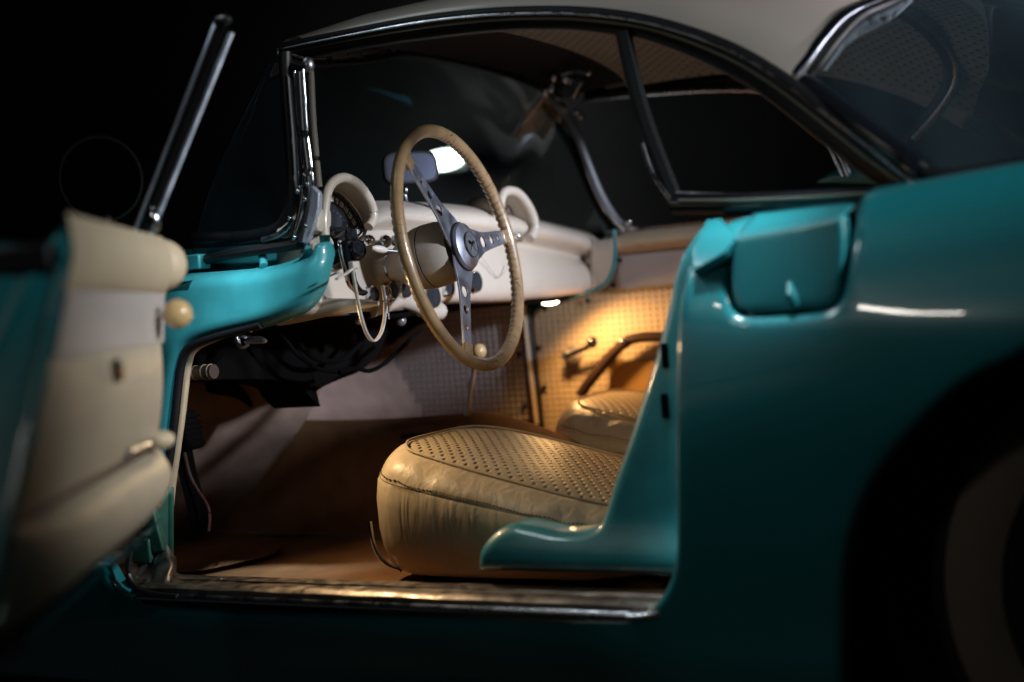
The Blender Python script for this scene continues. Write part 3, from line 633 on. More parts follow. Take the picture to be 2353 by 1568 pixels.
# crease lines in the passenger dash face
MB().tube(px([c3(1740, 900), c3(1800, 990), c3(1880, 1090), c3(1930, 1060), c3(1970, 980)], 6, X=.083), .0012, 6).build('dash_emblem_crease', CREAMP, dash)

# ------------------------------------------------------------------ steering wheel
WC = Vector((.265, .47, .944)); tau, psi = rad(9.55), rad(5.7)
WN = Vector((math.cos(tau)*math.cos(psi), math.cos(tau)*math.sin(psi), math.sin(tau)))
WR = .2452; RT = .0118
wy = WN.cross(Vector((0, 0, 1))).normalized()*-1; wy = Vector((0, 0, 1)).cross(WN).normalized(); wz = WN.cross(wy)
sw = empty('steering_wheel', (0, 0, 0), car)
me = bpy.data.meshes.new('rim'); V = []; Fc = []; UVs = []
NU, NV = 1040, 20
for i in range(NU):
    a = 2*math.pi*i/NU; rd = wy*math.cos(a)+wz*math.sin(a); c = WC+rd*WR
    for j in range(NV):
        b = 2*math.pi*j/NV; back = max(0, -math.sin(b)*.75-math.cos(b)*.55)      # finger grips on the inner back side
        r = RT*(1+.0*back); r += .0068*back*(.5+.5*abs(math.sin(a*52)))-.0018*back
        V.append(tuple(c+rd*(r*math.cos(b))+WN*(r*math.sin(b))))
for i in range(NU):
    for j in range(NV): Fc.append((i*NV+j, ((i+1) % NU)*NV+j, ((i+1) % NU)*NV+(j+1) % NV, i*NV+(j+1) % NV))
me.from_pydata(V, [], Fc); uvl = me.uv_layers.new(name='UVMap')
for p in me.polygons:
    for li, (di, dj) in zip(p.loop_indices, ((0, 0), (1, 0), (1, 1), (0, 1))):
        i = p.index//NV+di; j = p.index % NV+dj; uvl.data[li].uv = (i/NU*1.53, j/NV*.09)
link('rim', me, RIMM, sw)
def wheelpt(p, off=0):
    d = _fw+_rt*(p[0]-CX)/F-_up*(p[1]-CY)/F; d = Vector(d); C_ = Vector(CAM); o = WC+WN*off
    t = (o-C_).dot(WN)/d.dot(WN); q = C_+d*t-o; return q.dot(wy), q.dot(wz)
HOFF = .0
for tip, hl in (((938, 372), [c3(1250, 237), c3(1325, 365), c3(1400, 507)]), ((1152, 546), [cG(942, 276), cG(880, 294), cG(800, 310)]), ((1074, 800), [cG(652, 1118), cG(645, 950), cG(632, 778)])):
    tx, ty = wheelpt(tip); L = math.hypot(tx, ty); dx, dy = tx/L, ty/L; e = (-dy, dx)
    pts = []
    prof = [(0.0, .040), (.05, .036), (.075, .0285), (.10, .0215), (.13, .0185), (.17, .0165), (.21, .0145), (WR-.012, .0135)]
    for t, hw in prof: pts.append((dx*t+e[0]*hw, dy*t+e[1]*hw))
    for t, hw in prof[::-1]: pts.append((dx*t-e[0]*hw, dy*t-e[1]*hw))
    hs = []
    for k, h in enumerate(hl):
        hx, hy = wheelpt(h); t = hx*dx+hy*dy; hs.append(circle(dx*t, dy*t, (.0072, .0100, .0128)[k]))
    plate('spoke', pts, hs, WC, wy, wz, .003, STEEL, sw, bevel=.0005)
    ca = WC+(wy*dx+wz*dy)*(WR-.018)
    MB().box(ca, (.036, .030, .011), Matrix(((wy*dx+wz*dy), (wy*e[0]+wz*e[1]), WN)).transposed()).build('spoke_socket', RIMM, sw, bevel=.005)
MB().lathe([(.000, .047), (.008, .049), (.013, .047), (.017, .038), (.019, .028), (.0195, .026), (.021, .0)], WC, WN, 48).build('horn_button', STEEL, sw)
MB().lathe([(.0, .051), (.006, .051), (.006, .0485)], WC, WN, 48).build('horn_ring', BLACK, sw)
em = mat('enamel_emblem', (.30, .31, .34), .35, .4, coat=.5, bump=.6, bscale=90, var=.5, vscale=160)
MB().lathe([(.0205, .0265), (.0225, .0262), (.0228, .0)], WC, WN, 40).build('emblem', em, sw)
MB().lathe([(.0225, .0268), (.0238, .0265), (.0238, .0255), (.0226, .0252)], WC, WN, 40).build('emblem_ring', CHROMED, sw)
eo = WC+WN*.0238
for s_ in (-1, 1):
    fl = [(0, 0), (.0008, 0), (.0008*s_+s_*.004, .010), (s_*.013, .011), (s_*.014, .004), (s_*.004, .003)]
    plate('emblem_flag', [(x, y-.003) for x, y in fl], [], eo, wy, wz, .0008, CHROME if s_ < 0 else STRAP, sw, bevel=.0001)
plate('emblem_flag_pole', [(-.012, -.012), (-.011, -.013), (.002, .004), (.001, .005)], [], eo, wy, wz, .0008, CHROME, sw, bevel=.0001)
plate('emblem_flag_pole', [(.012, -.012), (.011, -.013), (-.002, .004), (-.001, .005)], [], eo, wy, wz, .0008, CHROME, sw, bevel=.0001)
# hub bell and column
HB = WC+WN*(-.012)
sh = [(-.0, .052), (-.012, .0605), (-.035, .066), (-.058, .0665)]
MB().lathe([(0, .0)]+sh, HB, WN, 56).build('hub_shell', CREAMP, sw)
MB().lathe([(-.0575, .0655), (-.0615, .0655)], HB, WN, 56).build('hub_gap', BLACK, sw)
MB().lathe([(-.0605, .060), (-.061, .0668), (-.08, .0655), (-.10, .060), (-.12, .048), (-.135, .038), (-.15, .030), (-.155, .0275)], HB, WN, 56).build('column_bell', CREAMP, sw)
MB().lathe([(-.15, .0262), (-.40, .027)], HB, WN, 40).build('steering_column', CREAMP, sw)
MB().lathe([(-.152, .0275), (-.157, .0285), (-.160, .0275)], HB, WN, 40).build('column_clamp', CHROMED, sw)
MB().ball(U(cG(150, 420), X=.135), .006).build('column_screw', STRAP, sw)

# ------------------------------------------------------------------ seats
TILT = .27
def seat(name, x0, x1, y0, y1, zb, zs, zt, label, piping=True):
    s = empty(name, ((x0+x1)/2, (y0+y1)/2, zb), car); s['label'] = label
    cx, cy = 0, 0; hx, hy = (x1-x0)/2, (y1-y0)/2; n = 96; mid = Vector(((x0+x1)/2, (y0+y1)/2, zb))
    def loop(ix, z, pw=4.2):
        if isinstance(ix, tuple): fx, rx, ny, fy = ix          # insets: front, rear, near, far
        else: fx = rx = ny = fy = ix
        ox, oy = (fx-rx)/2, (ny-fy)/2; ax_, ay_ = hx-(fx+rx)/2, hy-(ny+fy)/2
        out = []
        for k in range(n):
            a = 2*math.pi*k/n; ca, sa = math.cos(a), math.sin(a)
            x = ox+ax_*math.copysign(abs(ca)**(2/pw), ca); y = oy+ay_*math.copysign(abs(sa)**(2/pw), sa)
            zz = z-zb-TILT*(x+hx)*max(0, z-zb)/(zt-zb)
            wob = .0020*math.sin(k*.55+z*9)+.0016*math.sin(k*.9+z*40)*max(0, 1-(z-zb)/(zs-zb))
            q = math.hypot(x, y) or 1
            out.append(Vector((x*(1+wob/q), y*(1+wob/q), zz)))
        return out
    H_ = zs-zb
    side_ = [loop(.035, zb), loop(.018, zb+.012), loop(.006, zb+.05), loop(.0, zb+H_*.45), loop(.0, zb+H_*.75), loop(.004, zs-.012), loop(.008, zs-.003), loop(.0075, zs)]
    MB().grid(side_, closed_u=True).build('cushion_side', LEATH, s)
    I = lambda t: (.008+.042*t, .008+.03*t, .008+.064*t, .008+.05*t)
    bol = [loop(.0085, zs-.001), loop(I(.02), zs+.006, 4), loop(I(.10), zs+.022, 3.9), loop(I(.32), zs+.040, 3.9), loop(I(.62), zs+.052, 4), loop(I(.94), zs+.058, 4.2), loop(I(1), zs+.055, 4.2)]
    for q_, r in enumerate(bol[1:5]):          # soft folds on the bolster
        am = (.6, 1, 1, .5)[q_]
        for k, p in enumerate(r): p += Vector((0, .0025*am*math.sin(p.x*95+1), am*(.0036*math.sin(p.x*60-q_*.9+p.y*20)+.0022*math.sin(p.x*150+q_*1.3))))
    MB().grid(bol, closed_u=True).build('cushion_bolster', LEATH, s, sub=1)
    f = I(1); ox, oy = (f[0]-f[1])/2, (f[2]-f[3])/2; aX, aY = hx-(f[0]+f[1])/2, hy-(f[2]+f[3])/2; ins = []
    for v in np.sin(np.linspace(-math.pi/2, math.pi/2, 41)):
        v = v*.9995; w_ = (1-abs(v)**4.2)**(1/4.2)
        r = []
        for u in np.sin(np.linspace(-math.pi/2, math.pi/2, 41)):
            x = ox+aX*w_*u; y = oy+aY*v; d_ = (abs(w_*u)**4.2+abs(v)**4.2)
            h = zs+.0565+(zt-zs-.0565)*(1-min(1, d_)**1.1)+.0015*math.sin(x*31+y*17)*(1-d_)
            r.append(Vector((x, y, h-zb-TILT*(x+hx)*(h-zb)/(zt-zb))))
        ins.append(r)
    MB().grid(ins).build('cushion_insert', LEATHP, s, uvf=lambda c: (c.x, c.y))
    MB().tube([p+Vector((0, 0, .003)) for p in bol[-2]], .0024, 8, closed=True).build('piping', VINYL, s)
    st = MB()
    for k in range(0, n):
        a = bol[1][k]; b = bol[1][(k+1) % n]; nn = max(1, int((b-a).length/.007)); 
        for q in range(nn):
            p = a.lerp(b, (q+.2)/nn); p2 = a.lerp(b, (q+.75)/nn); o_ = Vector((p.x, p.y, 0)).normalized()*.0012; st.tube([p+o_, p2+o_], .0011, 5)
    st.build('stitching', STRAP, s)
    # backrest, low and reclined
    bk = []
    for t in np.linspace(0, 1, 10):
        z = .02+t*.36; xo = hx+.05+t*.09; th = .055*math.sqrt(max(.03, 1-(max(0, t-.8)/.2)**2)); wy_ = hy*(1-.10*t**3)
        bk.append([Vector((xo+th*math.copysign(abs(math.cos(a))**.6, math.cos(a)), wy_*math.copysign(abs(math.sin(a))**.5, math.sin(a)), z)) for a in [2*math.pi*k/40 for k in range(40)]])
    MB().grid(bk, closed_u=True, caps=True).build('backrest', LEATH, s)
    return s
s1 = seat('seat', .128, .74, .19, .70, .325, .522, .596, 'driver seat with cream perforated leather cushion')
ft = MB().tube([p-Vector(s1.location) for p in px([c5(1012, 1145), c5(1018, 1190), c5(1030, 1250), c5(1060, 1320), c5(1110, 1365), c5(1170, 1388)], 6, Y=.23)], .0045, 8); ft.build('seat_rail_trim', CHROME, s1)
MB().box((.0, -.0, -.012), (.40, .34, .018)).build('seat_track', UND, s1)
s2 = seat('seat', .13, .74, .93, 1.42, .36, .525, .60, 'passenger seat cushion beyond the driver seat')

# ------------------------------------------------------------------ floor, tunnel, toe board
fl = empty('cabin_floor', (0, 0, 0), car)
xs = np.linspace(-.95, 1.1, 30)
def fz(x, y): return .300+.004*math.sin(x*9+y*4)+.003*math.sin(x*21)*math.cos(y*15)
MB().grid([[(x, y, fz(x, y)) for y in np.linspace(.11, .78, 14)] for x in xs]).build('floor_carpet', CARPET, fl)
tun = [(.715, .298), (.722, .36), (.735, .44), (.745, .50), (.755, .535), (.775, .558), (.81, .568), (.86, .57), (.92, .568), (.95, .55), (.97, .50), (.98, .30)]
tk = lambda x: 1-.42*min(1, max(0, (x-.0)/.3))**1.5
MB().grid([[(x, y+.03*max(0, -x-.2), .298+(z-.298)*tk(x)+.008*math.sin(x*5)*(z-.298)/.27) for y, z in tun] for x in np.linspace(-.95, 1.1, 60)]).build('tunnel_carpet', CARPET, fl, sub=1)
MB().tube([(x, .713+.03*max(0, -x-.2), .303) for x in np.linspace(-.74, .4, 30)], .005, 8).build('carpet_binding', CARPET2, fl)
mat_ = px([c5(20, 1290), c5(280, 1225), c5(480, 1235), c5(560, 1262), c5(540, 1300), c5(430, 1335), c5(60, 1400)], 5, Z=.308, closed=True)
MB().grid([mat_, [p+Vector((0, 0, .0015)) for p in mat_], [sum(mat_, Vector())/len(mat_)*.98+p*.02+Vector((0, 0, .004)) for p in mat_]], closed_u=True).build('heel_pad', CARPET, fl)
# toe board: slanted bulkhead meeting the tunnel along a seam
seamp = cat([Vector((-.72, .765, .295)), U((560, 1150), Y=.745), U((610, 1085), Y=.742), U((650, 1030), Y=.742), U((690, 985), Y=.745), U((722, 930), Y=.76), U((760, 850), Y=.78)], 5)
sr = resample(seamp, 18)
tb = []
for i, p in enumerate(sr):
    t = i/17; lft = Vector((-.60+.05*t, .10, .295+.50*t))
    tb.append([lft.lerp(p, q)+Vector((-.07*math.sin(q*math.pi)*(1-.5*t), 0, 0)) for q in np.linspace(0, 1, 18)])
MB().grid(tb).build('toe_board', CARPET2, fl)
MB().tube(sr[:12], .0035, 8).build('toe_seam', CARPET2, fl)
MB().grid([[Vector((-.42-.55*(z-.3), y, z)) for y in np.linspace(.78, 1.6, 8)] for z in np.linspace(.28, 1.0, 6)]).build('firewall', FWALL, fl)
MB().grid([[Vector((x, y, .30)) for y in np.linspace(.97, 1.56, 8)] for x in np.linspace(-.9, 1.1, 10)]).build('passenger_floor', CARPET, fl)
MB().grid([[Vector((x, y, z)) for x, z in ((1.05, .30), (1.08, .6), (1.1, .86), (1.15, .90), (1.5, .93))] for y in np.linspace(.12, 1.56, 8)]).build('rear_bulkhead', CARPET, fl)
# dark underside of the dash with wiring
und = MB(); und.grid([[Vector((x, y, .835+.02*math.sin(y*9)-.03*max(0, -x-.1))) for x in np.linspace(.06, -.86, 10)] for y in np.linspace(.12, 1.5, 20)])
und.build('under_dash', UND, dash, solid=.01)
for pts, r, X in ((c5(620, 260), .008, 0),):
    pass
MB().tube(px([c5(560, 200), c5(610, 260), c5(660, 320), c5(740, 375), c5(830, 395), c5(900, 385)], 6, X=-.1), .0045, 8).build('wiring_loom', UND, dash)
MB().tube(px([c5(640, 200), c5(660, 250), c5(700, 300), c5(770, 340), c5(870, 335), c5(960, 260), c5(980, 200)], 6, X=-.12), .006, 8).build('wiring_loom', UND, dash)
MB().tube(px([c5(860, 400), c5(940, 380), c5(1010, 392), c5(1080, 360), c5(1160, 290), c5(1230, 220), c5(1270, 190)], 6, X=-.05), .005, 8).build('cable', UND, dash)
bx = px([c5(160, 440), c5(400, 440), c5(560, 470), c5(600, 520), c5(660, 575), c5(640, 500), c5(760, 440), c5(860, 400), c5(940, 330), c5(990, 230), c5(990, 120), c5(560, 100), c5(60, 180), c5(60, 430)], 3, X=-.25, closed=True)
cc = sum(bx, Vector())/len(bx)
MB().grid([[p+Vector((.06, 0, 0)) for p in bx], bx, [p+Vector((-.07, 0, .0)) for p in bx]], closed_u=True, caps=True).build('heater_box', UND, dash)
MB().tube(px([c5(230, 450), c5(320, 480), c5(380, 520), c5(420, 568)], 6, X=-.4), [.022*(1-i/19)+.004 for i in range(19)], 8).build('steering_bracket', UND, dash)
# ball knobs under the dash
for q, r in ((cE(1090, 1440), .0125), (cE(690, 1440), .009)):
    MB().ball(U(q, X=.03), r).build('choke_knob', mat('grey_knob', (.25, .25, .26), .25, .5) if 'grey_knob' not in bpy.data.materials else bpy.data.materials['grey_knob'], dash)
for q in ((810, 1388), (885, 1378)):
    MB().box(U(cE(*q), X=.05), (.01, .016, .006)).build('fuse_clip', NYLON, dash, bevel=.001)
# latch and T handle below the cowl
lk = empty('hood_release', (0, 0, 0), car)
MB().lathe([(-.03, .013), (0, .015), (.008, .014), (.010, .009), (.004, .008)], U(c5(378, 245), Y=.2), (.5, -.8, -.1), 24).build('release_barrel', SATIN, lk)
MB().tube(px([c5(345, 185), c5(348, 230), c5(365, 275)], 5, Y=.19), .006, 8).build('release_bracket', CHROMED, lk)
MB().tube(px([c5(385, 247), c5(420, 240), c5(460, 238), c5(495, 243)], 5, Y=.18), [.003+.005*math.sin(i/15*math.pi)**.5 for i in range(16)], 10).build('release_handle', SATIN, lk)
MB().tube(px([c5(300, 185), c5(360, 178), c5(420, 185)], 5, Y=.2), .006, 8).build('release_plate', CHROME, lk)
MB().tube(px([c5(440, 190), c5(530, 165), c5(600, 145), c5(650, 138)], 5, Y=.25), .0045, 8, sq=.4).build('lower_trim_clip', CHROME, dash)
# pedal
pe = empty('clutch_pedal', (0, 0, 0), car)
pc = U((430, 990), Y=.30)
MB().box(pc, (.03, .06, .085), Matrix.Rotation(rad(-15), 3, 'Y')).build('pedal_pad', UND, pe, bevel=.008)
rb = MB()
for k in range(6): rb.box(pc+Vector((.017+.004*(k-2.5)*.3*-1, 0, .012*(k-2.5))), (.006, .054, .005), Matrix.Rotation(rad(-15), 3, 'Y'))
rb.build('pedal_ribs', UND, pe)
MB().tube(px([(420, 1030), (432, 1090), (450, 1160), (462, 1225)], 6, Y=.3), .026, 8, sq=.5).build('pedal_arm', UND, pe)
MB().tube(px([(424, 1040), (440, 1100), (476, 1160), (482, 1190), (480, 1220)], 6, Y=.28), .003, 6).build('pedal_edge', BROWNP, pe)
hb_ = px([(400, 862), (440, 858), (492, 854)], 6, Y=.15)
MB().tube(hb_, .0145, 14).build('brake_handle', mat('brown_handle', (.07, .045, .035), .5, bump=.2), pe)
for p in ((450, 857), (470, 855), (484, 854)):
    c = U(p, Y=.15); MB().tube([c, c+(hb_[-1]-hb_[0]).normalized()*.002], .0152, 14).build('handle_ring', VINYL, pe)
# gear lever
gl = empty('gear_lever', (0, 0, 0), car)
MB().tube([U((1070, 975), Y=.83), U((1080, 900), Y=.83), U((1093, 830), Y=.83)], .006, 10).build('lever_rod', SATIN, gl)
MB().ball(U((1100, 808), Y=.83), .0185).build('lever_knob', IVORY, gl)
MB().box(U(c5(1300, 712), Y=.78)+Vector((0, 0, .0)), (.12, .05, .014)).build('lever_base', BLACK, gl, bevel=.004)

# ------------------------------------------------------------------ passenger door side
pdr = empty('passenger_door', (0, 0, 0), car); PY = 1.47
def pgrid(x0, x1, y0, y1, n=24, Y=PY): return [[U((x, y), Y=Y) for x in np.linspace(x0, x1, n)] for y in np.linspace(y0, y1, n)]
pp = [c6(220, 800), c6(250, 760), c6(330, 725), c6(450, 695), c6(620, 650), c6(760, 605)]
topw = px(pp, 5, Y=PY); tl = [U((1225, 745), Y=PY)]
# perforated panel: a world-aligned sheet with rounded front top corner
xz = [(p.x, p.z) for p in topw]+[(U((1640, 655), Y=PY).x, U((1640, 655), Y=PY).z), (1.05, .85), (1.05, .32), (U((1250, 980), Y=PY).x, .32)]
xz += [(U((1240, 900), Y=PY).x, U((1240, 900), Y=PY).z), (U((1225, 780), Y=PY).x, U((1225, 780), Y=PY).z)]
sheet(xz, [], lambda a, b, o: Vector((a, PY+o, b)), 'trim_panel', PERF, pdr, step=.03, rr=.008, flange=.02, uvf=lambda c: (c.x, c.z))
A_ = U((1405, 590), Y=PY); B_ = U((1640, 660), Y=PY); zt_, zb_ = A_.z, U((1450, 662), Y=PY).z
MB().grid([[Vector((x, PY-.006, z)) for x in np.linspace(A_.x-.02, 1.05, 20)] for z in np.linspace(zt_, zb_-.004, 8)]).build('upper_trim', GREYTRIM, pdr, solid=.004)
pz0 = U((1420, 535), Y=PY).z; pz1 = U((1420, 586), Y=PY).z
MB().grid([[Vector((x, PY-.03*math.sin(t*math.pi)-.006, pz0+(pz1-pz0)*t)) for x in np.linspace(U((1414, 560), Y=PY).x, 1.05, 20)] for t in np.linspace(0, 1, 12)]).build('door_pad', PAD, pdr)
MB().tube([Vector((x, PY-.005, pz1-.003)) for x in np.linspace(A_.x, 1.05, 12)], .003, 6).build('pad_seam', BLACK, pdr)
MB().tube([Vector((x, PY-.012, pz0+.004)) for x in np.linspace(A_.x, 1.05, 12)], .005, 8).build('belt_trim', CHROMED, pdr)
MB().tube([Vector((x, PY-.012, zb_)) for x in np.linspace(.15, 1.05, 20)], .003, 6).build('panel_seam', VINYL, pdr)
# kick panel ahead of the door
kp = [c5(860, 395), c5(1000, 330), c5(1300, 130), c5(1400, 70), c5(1700, 50), c5(1790, 100), c5(1810, 400), c5(1840, 640), c5(1500, 660), c5(1230, 650), c5(1130, 520)]
kx = [(U(p, Y=PY).x, U(p, Y=PY).z) for p in kp]
sheet(kx, [], lambda a, b, o: Vector((a, PY+o+.004, b)), 'kick_panel', KPERF, car, step=.03, rr=.004, flange=.01, uvf=lambda c: (c.x, c.z))
MB().tube(px([(1203, 700), (1212, 780), (1222, 870), (1234, 975)], 6, Y=PY-.012), .010, 10, sq=.5).build('panel_edge_strip', VINYL, car)
MB().tube(px([(1213, 710), (1222, 790), (1234, 880), (1246, 985)], 6, Y=PY-.004), .007, 10).build('panel_gap_seal', BLACK, car)
MB().tube(px([c5(1000, 400), c5(1060, 470), c5(1130, 550), c5(1215, 640)], 6, Y=PY-.002), .004, 8).build('kick_panel_seam', BLACK, car)
for q in ((645, 690), (320, 750), (275, 1045), (320, 1340), (885, 385), (835, 570)):
    MB().lathe([(0, .008), (.003, .007), (.004, 0)], U(c6(*q), Y=PY-.007), (0, -1, 0), 14).build('trim_stud', DARKM, pdr)
for q in ((130, 1090), (170, 1480)):
    MB().lathe([(0, .008), (.003, .007), (.004, 0)], U(c6(*q), Y=PY-.002), (0, -1, 0), 14).build('trim_stud', DARKM, car)
wn = empty('window_crank', (0, 0, 0), car)
cc = U(c6(540, 1095), Y=PY-.005)
MB().lathe([(0, .026), (.012, .022), (.03, .016), (.045, .014), (.05, 0)], cc, (0, -1, 0), 28).build('crank_boss', SATIN, wn)
MB().tube([cc+Vector((0, -.045, 0)), U(c6(640, 1040), Y=PY-.055), U(c6(665, 1005), Y=PY-.06)], .007, 10).build('crank_arm', DARKM, wn)
MB().ball(U(c6(678, 1000), Y=PY-.07), .015, (1, 1, 1.1)).build('crank_knob', BLKG, wn)
st_ = [c6(590, 1400), c6(640, 1320), c6(720, 1220), c6(800, 1120), c6(880, 1040), c6(960, 985), c6(1040, 965), c6(1140, 960), c6(1250, 962)]
MB().tube(px(st_, 6, Y=PY-.05), .013, 10, sq=1.1).build('pull_strap', STRAP, pdr)
MB().ball(U(c6(908, 990), Y=PY-.065), .009, (1.2, 1, .8)).build('strap_button', CHROMED, pdr)
MB().grid([[U((x, y), Y=PY-.012+.0*(x)) for x in np.linspace(1400, 1640, 16)] for y in np.linspace(830, 1000, 12)]).build('map_pocket', mat('tan_pocket', (.42, .24, .08), .55, bump=.2, bscale=200), pdr)
# courtesy lamp under the dash, with its real warm light
cl = empty('courtesy_lamp', (0, 0, 0), car)
LP = U((1264, 694), Y=1.30)
BULB = emit('lit_bulb', (1.0, .80, .50), 26)
MB().ball(LP, .0125, (1.9, 1.2, .62)).build('lamp_lens', BULB, cl)
MB().ball(LP+Vector((.003, 0, .017)), .0075).build('lamp_socket', BULB, cl)
ll = bpy.data.lights.new('courtesy_light', 'SPOT'); ll.spot_size = rad(165); ll.spot_blend = .6; ll.energy = 7.2; ll.color = (1.0, .52, .17); ll.shadow_soft_size = .02
lo_ = bpy.data.objects.new('courtesy_light', ll); COL.objects.link(lo_); lo_.location = LP+Vector((.03, .01, -.03)); lo_.rotation_euler = Vector((.45, .15, -.9)).to_track_quat('-Z', 'Y').to_euler()
area('driver_side_fill', (.02, .20, .80), (.42, .16, .30), .05, .05, 1.35, (1.0, .68, .36), 150)  # unseen warm fill added to light the driver seat, floor and sill

# ------------------------------------------------------------------ hardtop
ht = empty('hardtop', (0, 0, 0), car)
rail = [(646, 112), (760, 88), (950, 52), (1100, 34), (1230, 28), (1340, 30), (1450, 42), (1560, 68), (1680, 112), (1780, 168), (1880, 240), (1980, 318), (2060, 382), (2112, 424)]
RL = cat([U(p, Y=y) for p, y in zip(rail, [.22, .23, .24, .245, .25, .25, .25, .245, .24, .23, .22, .205, .19, .18])], 8)
MB().tube(RL, .011, 12).build('drip_rail', TRIMB, ht)
MB().tube([p+Vector((0, -.012, -.004)) for p in RL], .0022, 8).build('drip_rail_bead', CHROMED, ht)
rin = [(700, 128), (800, 108), (960, 84), (1150, 64), (1300, 62), (1400, 72), (1480, 84), (1600, 128), (1720, 190), (1820, 262), (1920, 344), (2000, 405), (2070, 440)]
RI = cat([U(p, Y=.26) for p in rin], 8)
a = resample(RL, 90); b = resample(RI, 90)
MB().grid([[p+Vector((0, .004, 0)) for p in a], [p.lerp(q, .5)+Vector((0, .0, 0)) for p, q in zip(a, b)], b, [p+Vector((0, .03, 0)) for p in b]]).build('window_header', TRIMB, ht, solid=.006)
MB().tube([p.lerp(q, .45)+Vector((0, -.006, 0)) for p, q in zip(a, b)], .003, 8).build('header_bead', mat('aged_bead', (.25, .25, .2), .35, .7), ht)
MB().tube(b, .006, 8).build('window_seal', BLACK, ht)
# quarter window bar and bottom rail
MB().tube(px([(1432, 75), (1448, 150), (1475, 255), (1512, 360), (1552, 462)], 6, Y=.25), .015, 8).build('quarter_bar', TRIMB, ht)
MB().tube(px([(1440, 240), (1475, 330), (1500, 400), (1548, 470)][1:], 6, Y=.235), .004, 8).build('quarter_bar_bead', CHROMED, ht)
MB().tube(px([(1548, 470), (1700, 468), (1850, 462), (2000, 452), (2100, 440)], 6, Y=.2), .018, 10).build('base_rail', BLKG, ht)
MB().tube(px([(1560, 462), (1700, 461), (1850, 455), (2000, 445)], 6, Y=.178), .0035, 8).build('base_rail_bead', bpy.data.materials['aged_bead'], ht)
MB().tube(px([(1555, 444), (1700, 448), (1850, 444), (2000, 432)], 6, Y=.215), .0035, 8).build('glass_bead', CHROMED, ht)
# roof shell
def rz(x):  # crown height over the centre line
    return float(np.interp(x, [-.05, .2, .5, .75, 1.0, 1.2], [1.39, 1.445, 1.455, 1.44, 1.40, 1.355]))
RLx = np.array([p.x for p in RL]); RLz = np.array([p.z for p in RL]); RLy = np.array([p.y for p in RL])
def railat(x): return float(np.interp(x, RLx, RLy)), float(np.interp(x, RLx, RLz))
# rear edge of the roof follows the window frame
fr = cat([U((1836, 180), Y=.245), U((1862, 150), Y=.255), U((1900, 98), Y=.28), U((1955, 42), Y=.33), U((2040, 2), Y=.42), Vector((1.20, .60, 1.345)), Vector((1.20, .83, 1.36))], 8)
frh = resample(fr, 41); NS = 80; NUu = 70
R_end = [p for p in RL if p.x <= fr[0].x+.002]; R_end = resample(R_end+[fr[0]], NUu+1)
rows = []
for j in range(NS+1):
    v = j/NS; vv = (v if v <= .5 else 1-v)*2; ang = vv*math.pi/2; e = frh[int(round(vv*40))]; r_ = []
    xe = e.x; tmp = []
    for i in range(NUu+1):
        u = i/NUu; x = R_end[i].x+(xe-fr[0].x)*u**2 if True else 0
        y0, z0 = R_end[i].y, R_end[i].z
        yf = 1-math.cos(ang)**1.0; sf = math.sin(ang)**.8
        tmp.append(Vector((x, y0+(.83-y0)*yf, z0+(rz(min(x, 1.2))-z0)*sf)))
    d = e-tmp[-1]
    for i, p in enumerate(tmp):
        q = p+d*(i/NUu)**3
        if v > .5: q = Vector((q.x, 1.66-q.y, q.z))
        r_.append(q)
    rows.append(r_)
MB().grid(rows).build('roof_shell', ROOF, ht)
kx = 12
lin = [[p+Vector((0, (.83-p.y)*.035, -.03)) for p in r] for r in rows[4:-4]]
MB().grid([r[kx:] for r in lin]).build('headliner', HEAD, ht, uvf=lambda c: (c.x, c.y+abs(c.z-1.4)*.8))
MB().grid([[p+Vector((0, 0, .014)) for p in r[:kx+1]] for r in lin]).build('header_panel', TRIMB, ht)
# rear quarter below the roof's rear edge down the rail (sail)
# rear window frame and bubble
MB().tube([p+Vector((-.006, -.004, .004)) for p in fr], .011, 12).build('rear_frame', BLKG, ht)
MB().tube([p+Vector((.004, -.016, .004)) for p in fr], .003, 12).build('rear_frame_bead', SATIN, ht)
MB().tube([p+Vector((.018, -.004, .0)) for p in fr], .009, 10).build('rear_frame_seal', BLACK, ht)
frm = fr+[Vector((p.x, 1.66-p.y, p.z)) for p in fr[::-1]][1:]
basept = cat([U((1850, 190), Y=.25), U((1960, 275), Y=.22), U((2070, 355), Y=.20), U((2160, 402), Y=.18), Vector((1.40, .22, .965)), Vector((1.62, .34, .965)), Vector((1.76, .56, .965)), Vector((1.80, .83, .965))], 8)
bb = basept+[Vector((p.x, 1.66-p.y, p.z)) for p in basept[::-1]][1:]
a = resample(frm, 80); b = resample(bb, 80)
rows = [[p.lerp(q, t)+Vector((.06*math.sin(t*math.pi)*min(1, 4*min(i/79, 1-i/79)+.1), 0, .075*math.sin(t*math.pi)*min(1, 3.2*min(i/79, 1-i/79)))) for i, (p, q) in enumerate(zip(a, b))] for t in np.linspace(0, 1, 16)]
MB().grid(rows).build('rear_window', RGLASS, ht)
MB().tube([p+Vector((0, -.006, 0)) for p in basept[:22]], .018, 10).build('rear_window_base', BLKG, ht)
MB().tube(bb, .010, 10).build('rear_window_seal', BLACK, ht)
